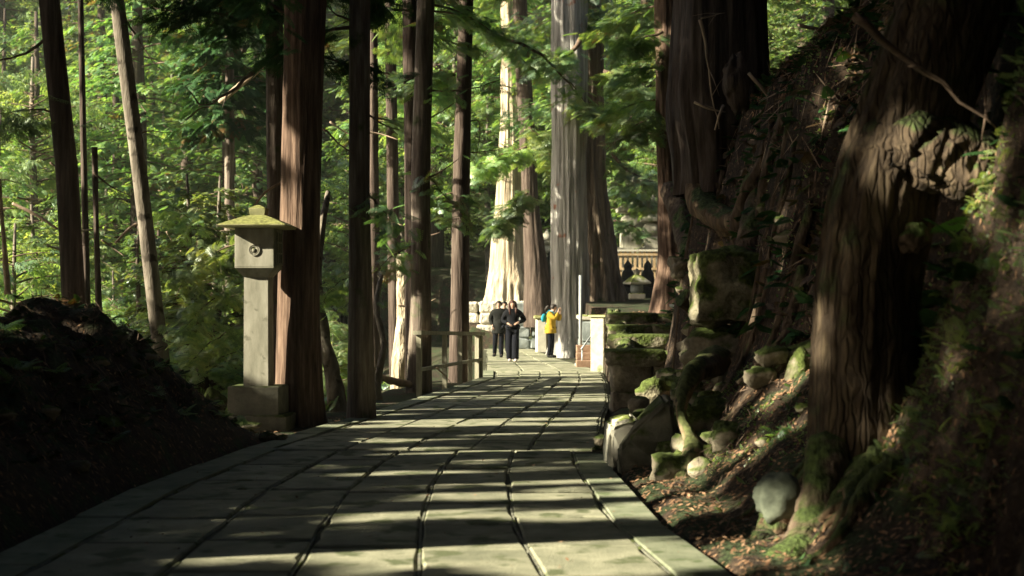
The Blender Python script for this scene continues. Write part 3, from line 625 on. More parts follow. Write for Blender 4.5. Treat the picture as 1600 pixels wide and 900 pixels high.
add_branch(tf, 8.6, [(1330, 20), (1400, 80), (1470, 130), (1560, 200)], .03, 'twig')

_st = random.getstate(); shade = empty('cypress_tree', (-8.2, 41.3, float(H(np.array(-8.2), np.array(41.3)))), 'cypress added in the wood so its high crown shades the blue-grey cedar', 'tree')  # tree put in so its crown keeps the sun off the giant cedar
for (h_, sc_) in ((9.0, .5), (14.0, .5)):
    c = mobj('crown', CC[0], shade, (0, 0, h_), h_); c.scale = (sc_, sc_, .62); l = mobj('twigs', CC[1], shade, (0, 0, h_), h_); l.scale = c.scale; l['kind'] = 'stuff'
Vt, Qt = trunk_arrays([(0, 0, -.3), (0, 0, 21)], [.2, .05], 14, .4, (7, 11), .05, 3, .3)
mobj('trunk', fast_mesh('trunk', Vt, Qt, M['bark_grey'], True), shade)
def boughs(tree, x, D, n, z0, z1, L, lm, r0=.16):
    base = tree.location
    for i in range(n):
        a = random.uniform(0, 6.28); z = random.uniform(z0, z1); l = L*random.uniform(.6, 1.1); ca, sa = math.cos(a), math.sin(a)
        P = [(ca*l*t, sa*l*t, .10*l*t-.38*l*t*t) for t in (.06, .3, .55, .8, 1)]
        P = [Vector((x-base[0]+p[0], D-base[1]+p[1], z-base[2]+p[2])) for p in P]; Ls = smooth_line(P, 3); m_ = len(Ls)
        o = MB().tube(Ls, [.03*(1-.85*k/(m_-1)) for k in range(m_)], 5).build('branch', M['twig'], tree)
        nf = int(46*l); kk = rng.integers(m_//4, m_, nf); tt = np.array([tuple(Ls[k]) for k in kk])+rng.normal(0, 1, (nf, 3))*np.array([.20, .20, .06])*l*.55
        V, Qd = scatter(FX, tt, a+rng.choice([-1, 1], nf)*rng.uniform(.1, 1.1, nf), rng.uniform(-.7, .1, nf), rng.uniform(-.5, .5, nf), rng.uniform(.25, .45, nf))
        mobj('foliage', fast_mesh('foliage', V, Qd, M[lm]), o)
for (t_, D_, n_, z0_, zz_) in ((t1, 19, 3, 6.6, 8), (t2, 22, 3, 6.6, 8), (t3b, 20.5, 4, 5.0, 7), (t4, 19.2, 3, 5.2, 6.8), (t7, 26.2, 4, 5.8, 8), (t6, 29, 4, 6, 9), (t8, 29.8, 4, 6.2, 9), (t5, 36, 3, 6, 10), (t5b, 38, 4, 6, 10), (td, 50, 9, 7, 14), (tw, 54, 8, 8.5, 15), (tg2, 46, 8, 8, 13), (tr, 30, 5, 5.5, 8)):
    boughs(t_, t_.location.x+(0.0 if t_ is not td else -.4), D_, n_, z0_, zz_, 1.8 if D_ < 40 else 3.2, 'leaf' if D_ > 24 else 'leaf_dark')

# ------------------------------------------------------------------ background forest
KINDS = []
for (nm, tpl, mt, args) in [
    ('cypress', FTF, 'leaf', (130, 1.0, 13, 2.7, 'cone', .05, .55, 46, (.2, .42))),
    ('cypress', FTF, 'leaf_bright', (130, .4, 10, 2.9, 'column', .1, .5, 46, (.18, .38))),
    ('cypress', FTF, 'leaf', (130, 3.0, 17, 3.1, 'column', .05, .5, 46, (.22, .42))),
    ('broadleaf', BT, 'leaf_broad', (80, .6, 7, 2.6, 'round', .35, .35, 30, (.26, .48))),
    ('broadleaf', BT, 'leaf_bright', (90, 2.0, 11, 3.2, 'round', .35, .35, 34, (.28, .5))),
    ('shrub', FX, 'leaf_bright', (60, .05, 2.6, 1.6, 'round', .4, .4, 28, (.2, .4))),
    ('shrub', BT, 'leaf_broad', (40, .05, 2.3, 1.5, 'round', .5, .4, 22, (.28, .45)))]:
    me, limbs = crown_mesh(nm+'_crown', tpl, M[mt], *args)
    h = args[2]
    tk = MB(); hh = h+.5; x = 0; y = 0; pts = []
    for i in range(8): pts.append((x, y, -1.2+(hh+1.2)*i/7)); x += random.uniform(-.08, .08); y += random.uniform(-.08, .08)
    r0 = .022*h if h > 4 else .03
    tk.tube(pts, [r0*(1.15-i/7*.95) for i in range(8)], 8); 
    tme = bpy.data.meshes.new(nm+'_trunk'); tme.from_pydata(tk.v, [], tk.f); tme.materials.append(M['bark_dark' if h > 12 else 'bark_thin']); tme.update(); tme.polygons.foreach_set('use_smooth', tk.sm)
    lm = limb_mb(limbs, n=3)
    KINDS.append((nm, me, tme, mk(lm)))
GL = {'cypress': ('green cypress with drooping sprays in the sunlit wood beyond the path', 'tree', 'cypresses of the background wood', 'cypress_tree'),
      'broadleaf': ('leafy broad-leaved tree in the sunlit wood beyond the path', 'tree', 'broad-leaved trees of the background wood', 'broadleaf_tree'),
      'shrub': ('low leafy bush growing on the forest floor beyond the path', 'bush', 'bushes of the background wood', 'bush')}
def plant(k, x, y, s=1.0, dz=0, label=None):
    nm, cme, tme, lme = KINDS[k]; lb, cat, grp, on = GL[nm]
    if k == 0: lb, grp = 'dark green conical cypress in the wood beyond the path', 'dark conical cypresses of the background wood'
    if k == 1: lb, grp = 'low bright yellow-green cypress in the wood beyond the path', 'bright cypresses of the background wood'
    if k == 2: lb, grp = 'tall columnar green cypress in the wood beyond the path', 'columnar cypresses of the background wood'
    if k == 4: lb, grp = 'tall bright broad-leaved tree in the wood beyond the path', 'bright broad-leaved trees of the background wood'
    if k == 6: lb, grp = 'low bush with long narrow leaves growing on the forest floor beyond the path', 'long-leaved bushes of the background wood'
    z = float(H(np.array(x), np.array(y)))+dz
    r = empty(on, (x, y, z), label or lb, cat, None if label else grp, random.uniform(0, 6.28)); r.scale = (s, s, s*random.uniform(.9, 1.1))
    mobj('trunk', tme, r); mobj('crown', cme, r); tw_ = mobj('twigs', lme, r); tw_['kind'] = 'stuff'; return r
def free(x, y, m):
    return not (XL(y)-m < x < XR(y)+m)
TH_ = [1.0*13.4, 10.4, 17.4, 7.3, 11.3, 2.7, 2.4]; TB_ = [1, .4, 3, .6, 2, 0, 0]; TR_ = [2.2, 2.6, 2.8, 2.6, 3.0, 1.6, 1.5]
def beam(x, y, z):      # does a leaf here cut the light that reaches the far path, the walkers or the pale cedar
    u_ = -math.sin(SUN_AZ)*x+math.cos(SUN_AZ)*y; v_ = .4385*x+.1175*y+.891*z
    return (30.5 < u_ < 46 and .1*u_-.6 < v_ < .1*u_+4.2) or (46 <= u_ < 54 and 4.0 < v_ < 12.5) or (40 < u_ < 60 and 5.5 < v_ < 9.5 and x > -6)
def clash(k, x, y, s):
    zb = float(H(np.array(x), np.array(y))); c = 0; n = 0
    for t in range(9):
        z = zb+(TB_[k]+(TH_[k]-TB_[k])*t/8)*s; n += 1
        if any(beam(x+dx, y+dy, z) for dx, dy in ((0, 0), (TR_[k]*s*.6, 0), (-TR_[k]*s*.6, 0), (0, TR_[k]*s*.6), (0, -TR_[k]*s*.6))): c += 1
    return c/n
# middle distance, left of the path
for (px, D, k, s) in [(20, 30, 3, .9), (60, 36, 1, .8), (150, 33, 4, .75), (215, 37, 0, .8), (275, 29, 6, 1), (300, 34, 1, .75), (345, 25.5, 5, 1.15), (375, 31, 1, .55), (400, 40, 2, .8), (470, 35, 1, .6), (520, 33, 5, 1.0),
                      (532, 42, 0, .8), (600, 35, 5, 1.0), (612, 46, 1, .8), (680, 36, 5, 1.1), (690, 50, 0, .8), (745, 44, 5, .9), (110, 26, 6, 1.1), (0, 40, 0, .9), (250, 44, 2, .8), (500, 48, 4, .8), (30, 25, 6, 1.2), (180, 27.5, 6, .9), (330, 23, 5, .8), (300, 26, 1, .5), (335, 27, 1, .55), (250, 25, 5, .9), (700, 47, 5, 1), (722, 48, 5, .9), (690, 40, 5, .8), (640, 44, 5, 1), (735, 53, 5, 1.1), (740, 60, 1, .8), (765, 66, 4, .8)]:
    spot = [(-400, 'at the far left edge above the mound'), (45, 'left of the far left trunk'), (95, 'behind the far left trunk'), (125, 'between the two left trunks'), (195, 'beside the leaning grey trunk'), (235, 'just right of the leaning grey trunk'), (270, 'midway between the leaning trunk and the lantern'), (315, 'left of the stone lantern'), (365, 'behind the stone lantern'), (420, 'behind the big red cedar'), (490, 'right of the big red cedar'), (512, 'in the gap left of the path-edge trunk'), (528, 'against the left side of the path-edge trunk'), (545, 'behind the path-edge trunk'), (590, 'right of the path-edge trunk'), (635, 'behind the left end of the railing'), (695, 'behind the middle of the railing'), (735, 'left of the sunlit pale cedar')]
    where = [w for q, w in spot if px >= q][-1]; far = 'near' if D < 25 else 'fairly near' if D < 28 else 'a little way back' if D < 34 else 'farther back' if D < 42 else 'far back'
    nm_ = {0: 'dark green cypress', 1: 'bright yellow-green cypress', 2: 'tall columnar cypress', 3: 'broad-leaved tree', 4: 'tall bright broad-leaved tree', 5: 'feathery low bush', 6: 'long-leaved low bush'}
    for kk_, ss_ in ((k, s), (k, s*.6), (5, .6)):
        if clash(kk_, wx(px, D), D, ss_) < .27: plant(kk_, wx(px, D), D, ss_, label='%s %s, %s' % (nm_[kk_], where, far)); break
# the wood behind, thinned by a simple spacing test
pts = []
tries = 0
while len(pts) < 150 and tries < 6000:
    tries += 1
    D = 40+60*random.random()**.8; px = random.uniform(-260, 1500); x = wx(px, D)
    if not free(x, D, 1.5): continue
    if 700 < px < 1020 and D < 66: continue
    if px > 1020 and D < 60: continue
    if px < 700 and D < 52 and random.random() < .5: continue
    if any((x-a)**2+(D-b)**2 < 3.0**2 for a, b in pts): continue
    pts.append((x, D))
for x, D in pts:
    for k_ in random.sample((0, 1, 1, 2, 2, 4, 3), 7)+[5]:
        s_ = random.uniform(.85, 1.3)
        if clash(k_, x, D, s_) < .18: plant(k_, x, D, s_); break
fars = []; tries = 0
while len(fars) < 62 and tries < 4000:
    tries += 1; D = random.uniform(84, 150); x = wx(random.uniform(-60, 1150), D)
    if any((x-a)**2+(D-b)**2 < 4.2**2 for a, b in fars): continue
    fars.append((x, D)); plant(random.choice((0, 2, 2, 4)), x, D, random.uniform(1.6, 2.2), label=None)
for i in range(46):
    D = random.uniform(24, 62); px = random.uniform(-60, 690); x = wx(px, D)
    s_ = random.uniform(.7, 1.3)
    if free(x, D, 2.2) and not (23 < D < 32 and x > -5) and clash(5, x, D, s_) < .2: plant(random.choice((5, 5, 6)), x, D, s_)

# ------------------------------------------------------------------ shade trees added out of view at left, crowns gapped to shape the light
eu = np.array([-math.sin(SUN_AZ), math.cos(SUN_AZ), 0]); ev = np.array([math.cos(SUN_AZ)*math.sin(SUN_EL), math.sin(SUN_AZ)*math.sin(SUN_EL), math.cos(SUN_EL)])
def uv(p): p = np.array(p); return float(p@eu), float(p@ev)
GAPS = []
def gap(p, q, r, ru=None): GAPS.append((*uv(p), *uv(q), r, ru or r))
def G(px, py):
    D = EYE*F/(py-HZ); return ((px-800)*D/F, D, 0)
for (x0, x1, y, r) in [(760, 950, 577, .9), (920, 965, 560, .5), (860, 960, 597, .30), (700, 900, 605, .16), (830, 960, 626, .36), (700, 860, 616, .2), (560, 700, 655, .42), (680, 930, 664, .16), (540, 720, 668, .10), (690, 820, 678, .18), (850, 930, 650, .14),
                       (560, 640, 690, .10), (740, 900, 592, .35), (700, 880, 622, .3), (600, 760, 640, .3), (760, 930, 640, .22), (600, 900, 655, .24), (690, 930, 706, .17), (660, 1000, 744, .17), (720, 1060, 758, .06), (730, 1090, 778, .10), (660, 1100, 804, .17), (560, 1000, 860, .20), (650, 1010, 880, .10), (330, 420, 868, .08), (880, 1060, 893, .12), (440, 480, 870, .05), (1060, 1120, 790, .14), (620, 690, 812, .07)]:
    gap(G(x0, y), G(x1, y), r)
for (px, py, D, r) in [(395, 395, 18.2, .42), (397, 345, 18.2, .5), (400, 470, 18.2, .12), (400, 560, 18.2, .02), (415, 668, 17.6, .1), (455, 340, 18.7, .3), (450, 400, 18.7, .34), (450, 480, 18.7, .2), (446, 610, 18.7, .25), (480, 200, 18.9, .1), (440, 535, 18.7, .05),
                       (195, 60, 22, .4), (205, 170, 22, .35), (215, 260, 22, .4), (240, 420, 22, .35), (550, 480, 19.2, .02), (550, 620, 19.2, .1), (550, 180, 19.2, .05),
                       (1080, 715, 12.0, .26), (1075, 745, 11.9, .2), (1075, 670, 12.2, .08), (1195, 800, 8.9, .06), (1250, 590, 12, .28), (1190, 600, 13, .3), (1120, 470, 16, .16), (1160, 480, 15.8, .08), (1480, 250, 8.6, .24), (1550, 270, 8.55, .22), (1210, 130, 18, .12), (1150, 130, 18.5, .15),
                       (1240, 860, 8.5, .2), (1270, 880, 8.6, .18), (1490, 590, 8.0, -.05), (1180, 840, 8.6, .10), (1170, 640, 13, .10), (1080, 690, 12.6, .15), (970, 660, 13.4, .12), (1050, 560, 17, .2), (1020, 610, 17, .25), (1310, 300, 8.9, -.12),
                       (1000, 515, 25, .35), (1010, 530, 24, .2), (1060, 620, 15, .15), (1165, 520, 15.5, .16), (1190, 470, 15.5, .12), (1070, 290, 22, .2), (455, 290, 18, .2), (452, 540, 18, .2)]:
    p = W(px, py, D); gap(p, p, r)
for (x0, x1, y0_, y1_, D_, r_) in [(1040, 1130, 752, 764, 12.2, .05), (1060, 1150, 782, 800, 11.2, .07), (1100, 1180, 838, 850, 10.2, .05), (1000, 1060, 752, 744, 12.6, .03), (1120, 1200, 880, 890, 8.8, .08)]:
    gap(W(x0, y0_, D_), W(x1, y1_, D_), r_)
GA = np.array(GAPS)
def surf_pt(px, py):
    d = np.arange(6, 45, .03); x_ = (px-800)*d/F; z_ = EYE-(py-HZ)*d/F; k = np.argmax(z_ < H(x_, d)); return (x_[k], d[k], z_[k])
for (x0, y0_, x1, y1_, r_) in [(1320, 85, 1345, 105, .10), (1300, 145, 1330, 160, .07), (1190, 130, 1215, 125, .03), (1150, 165, 1175, 165, .02), (1230, 190, 1270, 185, .02), (1150, 600, 1200, 625, .05), (1170, 690, 1230, 680, .06), (1225, 870, 1290, 880, .12), (1480, 585, 1520, 610, .03), (1060, 770, 1120, 775, .05), (1100, 812, 1150, 815, .05), (1190, 560, 1215, 575, .05), (1060, 735, 1100, 742, .10), (965, 505, 1050, 503, .12), (965, 528, 1050, 524, .14), (975, 549, 1050, 545, .10), (1010, 760, 1060, 765, .05), (1420, 660, 1440, 665, .0), (1130, 700, 1150, 730, .05)]:
    gap(surf_pt(x0, y0_), surf_pt(x1, y1_), r_*.9-.085)
gap(W(655, 521, 25), W(750, 524, 30), .06)
GA = np.array(GAPS)
def in_gap(u, v, m):
    u0, v0, u1, v1, r, ru = GA.T
    du, dv = u1-u0, v1-v0; L2 = du*du+dv*dv+1e-9
    t = np.clip(((u[:, None]-u0)*du+(v[:, None]-v0)*dv)/L2, 0, 1)
    d = np.hypot(u[:, None]-(u0+t*du), v[:, None]-(v0+t*dv))
    return (d < r+m).any(1)
N = 26000
u = rng.uniform(-2, 31, N); v = rng.uniform(-2.2, 11, N)
keep = ~in_gap(u, v, .16)
edge = ((u > 25) & (rng.random(N) < (u-25)/4)) | ((v < -.6) & (rng.random(N) < .5)); keep &= ~edge
keep &= ~((v > 9) & (rng.random(N) < .5))
S = rng.uniform(.34, .62, N)
u, v, S = u[keep], v[keep], S[keep]
rows = []
for rx in (-15.5, -20.0):
    for yy in np.arange(-7, 33, 4.4): rows.append((rx+random.uniform(-.6, .6), yy+random.uniform(-1, 1)))
rows = np.array(rows)
for r_ in rows:
    u_ = -math.sin(SUN_AZ)*r_[0]+math.cos(SUN_AZ)*r_[1]
    if 17.7 < u_ < 19.4: r_[1] += 1.6 if u_ > 18.4 else -1.3
xd = np.where(rng.random(len(u)) < .6, -15.5, -20.0)+rng.normal(0, 1.1, len(u)); xd = np.minimum(xd, -12.8)
# point on the sun ray through (u,v) at x = xd
yd = (u+xd*math.sin(SUN_AZ))/math.cos(SUN_AZ)
zd = (v-ev[0]*xd-ev[1]*yd)/ev[2]
Pd = np.stack([xd, yd, zd], -1)
near = np.argmin(((Pd[:, None, :2]-rows[None])**2).sum(-1), 1)
for i, (rx, ry) in enumerate(rows):
    sel = near == i
    if sel.sum() < 20: continue
    zb = float(H(np.array(rx), np.array(ry)))
    root = empty('cypress_tree', (rx, ry, zb), 'unseen cypress added left of the path, its crown gapped to shape the light on it', 'tree', 'unseen cypresses added to shade the path')
    P = Pd[sel]-np.array([rx, ry, zb]); n = len(P)
    yaw = np.arctan2(P[:, 1], P[:, 0])+rng.uniform(-1, 1, n)
    V, Qd = scatter(FT, P-np.stack([np.cos(yaw), np.sin(yaw), 0*yaw], -1)*S[sel][:, None]*.5, yaw, rng.uniform(-.9, .5, n), rng.uniform(-1.2, 1.2, n), S[sel])
    # widen leaflets by adding a second crossed spray
    V2, Q2 = scatter(FT, P-np.stack([0*yaw, 0*yaw, S[sel]*-.35], -1), yaw+1.6, rng.uniform(-1.5, -.9, n), rng.uniform(-1.2, 1.2, n), S[sel])
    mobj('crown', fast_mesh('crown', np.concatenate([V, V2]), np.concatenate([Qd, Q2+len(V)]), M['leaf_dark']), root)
    Vt, Qt = trunk_arrays([(0, 0, -.3), (0, 0, 19)], [.26, .06], 14, .5, (7, 11), .05, i, .3)
    mobj('trunk', fast_mesh('trunk', Vt, Qt, M['bark_red'], True), root)

# tall trees added around the path and viewpoint: their crowns block the sky
roofs = [(-9, -1.5, 1.2, 3), (-6.2, -4, 1.2, 2.5), (-11, -6, 1.4, 3), (-2, -9, 1.4, 2.5), (3, -8, 1.4, 2), (7, -7, 1.4, 3), (11, -4, 1.4, 3), (-7, -11, 1.5, 2), (1, -14, 1.5, 2), (8, -13, 1.5, 2), (-13, -12, 1.5, 2), (14, -1, 1.5, 4),
         (-17, -4, 1.5, 16), (-17.5, 2, 1.5, 16.5), (-17, 8, 1.5, 16), (-17.5, 12.3, 1.5, 16.5), (-17, 20, 1.5, 16), (-12.5, 0, 1.5, 16), (-12.5, 9, 1.5, 17), (-12.5, 18.2, 1.5, 17), (7.2, 7, 1.9, 12), (8, 15, 1.9, 12.5), (9.5, 22, 1.7, 12), (5, -5, 1.8, 9),
         (-9.5, 2.6, 1.3, 15.5), (-8.5, 12, 1.3, 15.5), (-9.5, 18, 1.3, 15.5), (-4.5, 1.5, 1.2, 13), (6.2, 2.5, 1.2, 5), (8.5, 10.5, 1.2, 6), (10.5, 17, 1.3, 7), (5.4, 12.8, 1.1, 9.5), (8, 20, 1.3, 9.5), (12, 26, 1.4, 7), (7.5, 28, 1.3, 11)]
for (x, y, s, h) in roofs+[(6.5, -3, 1.3, 9), (8, 5, 1.4, 9), (9, 13, 1.4, 10), (7.8, 24, 1.2, 11), (-5.5, -5, 1.3, 12), (2, -9, 1.5, 9), (11, 19, 1.5, 9), (13, 8, 1.6, 7), (-6.6, 7.5, 1.1, 14), (10, 32, 1.4, 10), (5.8, 9.5, 1.3, 10), (6.5, 16.5, 1.2, 11)]:
    z = float(H(np.array(x), np.array(y)))
    root = empty('cypress_tree', (x, y, z), 'tall cypress added so its crown blocks the sky over the path', 'tree', 'tall cypresses added to block the sky')
    c = mobj('crown', CC[0], root, (0, 0, h-z), random.uniform(0, 6)); c.scale = (s, s, 1)
    l = mobj('twigs', CC[1], root, (0, 0, h-z), c.rotation_euler.z); l.scale = c.scale; l['kind'] = 'stuff'
    Vt, Qt = trunk_arrays([(0, 0, -.5), (0, 0, h+10-z)], [.4, .08], 20, .3, (9, 15), .06, x, .4)
    mobj('trunk', fast_mesh('trunk', Vt, Qt, M['bark_dark'], True), root)
exec_tail = True

# ------------------------------------------------------------------ stone lantern
D0 = 18.2; S0 = D0/F
lx = wx(401, D0); zg = wz(657, D0)
lan = empty('stone_lantern', (lx, D0+.15, zg), 'tall square stone lantern with flat mossy roof, standing by the big red cedar', 'stone lantern', rz=R(-3))
def lz(py): return wz(py, D0)-zg
MB().box((0, 0, lz(653)-.1), (.86, .80, .30), bev=.02, jit=.01).build('footing', M['granite_dark'], lan)
MB().box((0, 0, (lz(650)+lz(603))/2), (.66, .62, lz(603)-lz(650)), bev=.012).build('plinth', M['granite_dark'], lan)
MB().sq((0, 0, 0), [(.16, lz(603)), (.157, lz(520)), (.155, lz(433))]).build('shaft', M['granite'], lan)
MB().sq((0, 0, 0), [(.155, lz(433)), (.25, lz(419)), (.252, lz(417))]).build('corbel', M['granite'], lan)
hx = .25; z0, z1 = lz(417), lz(357)
# fire box: four walls; front with a crescent boss, right side with a barred window
fb = MB().box((0, 0, (z0+z1)/2), (2*hx, 2*hx, z1-z0), bev=.004).build('fire_box', M['granite'], lan)
cz = lz(391); ring = MB()
for (r0, r1, dd) in ((.062, .074, .012), (.044, .05, .008)):
    vs = []; fs = []; n = 28
    for j in range(n):
        a = 2*math.pi*j/n; c, s = math.cos(a), math.sin(a)
        for (r, yy) in ((r0, -hx), (r0, -hx-dd), (r1, -hx-dd), (r1, -hx)): vs.append((r*c, yy, cz+r*s))
    for j in range(n):
        k = (j+1) % n
        for q in range(3): fs.append((j*4+q, j*4+q+1, k*4+q+1, k*4+q))
    ring.add(vs, fs)
ring.build('carved_ring', M['granite'], fb)
MB().tube([(-.0, -hx-.004, cz-.006), (0, -hx-.012, cz-.006)], .03, 16).build('boss', M['granite_dark'], fb)
wm = MB()
wm.box((hx+.002, 0, (z0+z1)/2), (.02, .30, .40)); w_ = wm.build('window', M['void'], fb)
fm = MB()
for yy in (-.16, .16): fm.box((hx+.012, yy, (z0+z1)/2), (.03, .03, .44))
for zz in (-.21, .21): fm.box((hx+.0122, 0, (z0+z1)/2+zz), (.03, .3, .03))
fm.build('frame', M['granite'], w_)
for yy in (-.05, .05): MB().box((hx+.014, yy, (z0+z1)/2), (.018, .02, .39)).build('bar', M['rail'], w_)
for zz in (-.07, .07): MB().box((hx+.016, 0, (z0+z1)/2+zz), (.016, .29, .016)).build('bar', M['rail'], w_)
rf = MB().sq((0, 0, 0), [(.28, z1+.0), (.42, z1+.012), (.43, z1+.03), (.43, z1+.04), (.32, z1+.09), (.2, z1+.14), (.10, z1+.175)])
roof = rf.build('roof', M['granite_moss'], lan)
MB().sq((0, 0, 0), [(.09, z1+.165), (.108, z1+.255), (.108, z1+.265), (.07, z1+.285), (.03, z1+.305), (.01, z1+.31)]).build('finial', M['granite_moss'], roof)

# ------------------------------------------------------------------ railing beside the path
ra = Vector(W(655, 520, 25)); rb = Vector(W(751, 524, 30))
rail = empty('railing', (ra.x, ra.y, 0), 'low weathered railing at the left edge of the path by the dark trunks', 'railing')
def RP(t, z): return (ra.x+(rb.x-ra.x)*t-ra.x, ra.y+(rb.y-ra.y)*t-ra.y, z)
tz = lambda t: 1.05+(.94-1.05)*t
dirx = (rb-ra); ang = math.atan2(dirx.y, dirx.x); Lr = math.hypot(dirx.x, dirx.y)
def bar(p, q, w, h, name, mat):
    p = Vector(p); q = Vector(q); d = q-p; s = Vector((-d.y, d.x, 0)).normalized()*w/2; u_ = Vector((0, 0, h/2))
    vs = [p-s-u_, p+s-u_, p+s+u_, p-s+u_, q-s-u_, q+s-u_, q+s+u_, q-s+u_]
    return MB().add(vs, [(0, 1, 2, 3), (7, 6, 5, 4), (0, 4, 5, 1), (1, 5, 6, 2), (2, 6, 7, 3), (3, 7, 4, 0)]).build(name, M[mat], rail)
bar(RP(-.03, tz(-.03)), RP(1.02, tz(1.02)), .16, .07, 'top_rail', 'rail')
bar(RP(0, .40), RP(1.0, .40), .07, .06, 'lower_rail', 'rail')
for t in (.0, .37, .62, .80, .93, 1.0):
    bar(RP(t, -.25), (RP(t, 0)[0]+.001, RP(t, 0)[1], tz(t)-.036), .10, .10, 'post', 'rail') if False else MB().box((RP(t, 0)[0], RP(t, 0)[1], (tz(t)-.036-.4)/2), (.085 if t in (0., 1.) else .06, .085, tz(t)-.036+.4), rz=ang).build('post', M['rail'], rail)

# ------------------------------------------------------------------ stones
def rock(name, c, r, mat, label=None, cat=None, group=None, seed=None, amp=.22, segs=20, rings=13, parent=None, box=.0, tilt=0):
    seed = seed if seed is not None else random.uniform(0, 99)
    th = np.linspace(0, 2*math.pi, segs, endpoint=False); ph = np.linspace(-math.pi/2, math.pi/2, rings)
    TH, PH = np.meshgrid(th, ph); X = np.cos(PH)*np.cos(TH); Y = np.cos(PH)*np.sin(TH); Z = np.sin(PH)
    if box:
        mx = np.maximum(np.maximum(abs(X), abs(Y)), abs(Z)); k = (1-box)+box/mx; X, Y, Z = X*k, Y*k, Z*k
    n = 1+amp*fbm(X*1.6+seed, Y*1.6, Z*1.6+seed, 4)
    V = np.stack([X*n*r[0], Y*n*r[1], Z*n*r[2]], -1).reshape(-1, 3)
    if tilt: ct, st = math.cos(tilt), math.sin(tilt); V = np.stack([V[:, 0]*ct-V[:, 2]*st, V[:, 1], V[:, 0]*st+V[:, 2]*ct], -1)
    i = np.arange(rings-1)[:, None]*segs; j = np.arange(segs)[None]; j2 = (j+1) % segs
    Qd = np.stack([i+j, i+j2, i+segs+j2, i+segs+j], -1).reshape(-1, 4)
    o = mobj(name, fast_mesh(name, V, Qd, M[mat], True), parent, c)
    if label: tag(o, label, cat or 'rock', group)
    return o
def rp(px, py, D, rw, rh, rd, **k): return dict(c=W(px, py, D), r=(rw*D/F, rd, rh*D/F), **k)
rock('boulder', **rp(1138, 450, 15.4, 62, 60, .45, mat='rock_moss', label='big square moss-topped boulder jutting from the cut bank', cat='boulder', box=.6, amp=.17, seed=3, segs=60, rings=40))
rock('boulder', **rp(1128, 545, 15.6, 60, 42, .5, mat='rock', label='dark root-wrapped boulder under the square mossy one', cat='boulder', amp=.3, seed=9, segs=44, rings=30))
rock('standing_stone', **rp(1251, 600, 12.2, 25, 52, .16, mat='rock_moss', label='rounded upright stone with sunlit mossy face beside the big dark trunk', cat='stone', amp=.12, seed=5, segs=32, rings=24))
rock('boulder', **rp(1214, 776, 9.0, 36, 38, .17, mat='rock_grey', label='smooth grey-green stone resting on a stub beside the foreground trunk', cat='stone', amp=.2, box=.2, tilt=.25, seed=44, segs=32, rings=24))
rock('rock', **rp(1325, 150, 15.6, 9, 10, .08, mat='pale_stone', label='small pale round stone high on the upper bank', cat='stone', amp=.1))
for i, (px, py, D, rw, rh, lb) in enumerate([(1022, 612, 17, 24, 22, 'pale angular rock below the mossy terrace'), (1000, 632, 16.2, 17, 14, 'small ochre rock below the pale angular one'), (1045, 590, 18, 20, 18, 'flat-topped pale rock against the terrace wall'), (940, 690, 15, 12, 10, 'reddish stone at the right path edge'), (932, 704, 14.8, 8, 7, 'little brown stone beside the reddish one'), (948, 712, 14.4, 11, 10, 'pale broken stone next to the kerb slab'), (1000, 655, 14.6, 26, 12, 'rounded pale stone lying on the corner slab'), (1110, 640, 14, 18, 20, 'mossy stone deep in the root hollow'), (1190, 650, 13, 40, 26, 'brown leaf-covered rock below the upright stone'), (1135, 660, 13.3, 26, 24, 'bright green mossy rock behind the white root'), (1125, 715, 12.5, 22, 34, 'leaning mossy stone right of the white root'),
                                        (1030, 715, 13, 14, 12, 'brown stone behind the corner slab'), (1048, 735, 12.6, 9, 8, 'small brown stone left of the white root'), (1005, 728, 13, 8, 7, 'small dark stone at the foot of the corner slab'), (1410, 420, 12, 40, 30, 'dim rounded rock in the dark right of the foreground trunk')]):
    rock('rock', **rp(px, py, D, rw, rh, .5*(rw+rh)*D/F, mat='rock_moss' if 'moss' in lb else 'rock', label=lb, amp=.3, segs=22, rings=14))
# rocks at the left
for (px, py, D, rw, rh, lb) in [(377, 768, 11.6, 12, 6, 'flat pale stone beside the left kerb'), (418, 683, 15.9, 14, 8, 'sunlit broken stone near the left kerb'), (440, 684, 15.9, 9, 5, 'small sunlit stone right of the broken one'), (345, 652, 18.5, 14, 11, 'grey rock left of the lantern plinth'), (335, 630, 21, 18, 22, 'mossy yellow-green rock behind and left of the lantern'), (388, 665, 17.8, 20, 6, 'low stone in front of the lantern plinth')]:
    rock('rock', **rp(px, py, D, rw, rh, .4*(rw+rh)*D/F, mat='rock_moss' if 'moss' in lb else 'rock', label=lb, amp=.25))

def fern(x, y, n, s_, label, group):
    z = float(H(np.array(x), np.array(y))); o = empty('fern', (x, y, z), label, 'fern', group)
    a = rng.uniform(0, 6.28, n); V, Qd = scatter(FX, np.zeros((n, 3)), a, rng.uniform(.2, .9, n), rng.uniform(-.3, .3, n), rng.uniform(.6, 1, n)*s_)
    mobj('fronds', fast_mesh('fronds', V, Qd, M['leaf']), o)
for i in range(22):
    y_ = random.uniform(11, 16.5); fern(float(XL(y_))-random.uniform(.4, 1.6), y_, random.randint(5, 9), random.uniform(.16, .3), 'small dim fern growing on the earth mound at the left', 'ferns on the mound')
for i in range(16):
    y_ = random.uniform(9.5, 16); fern(float(XR(y_))+random.uniform(.9, 1.9), y_, random.randint(5, 9), random.uniform(.10, .2), 'small fern growing on the slope under the cut bank', 'ferns under the cut bank')
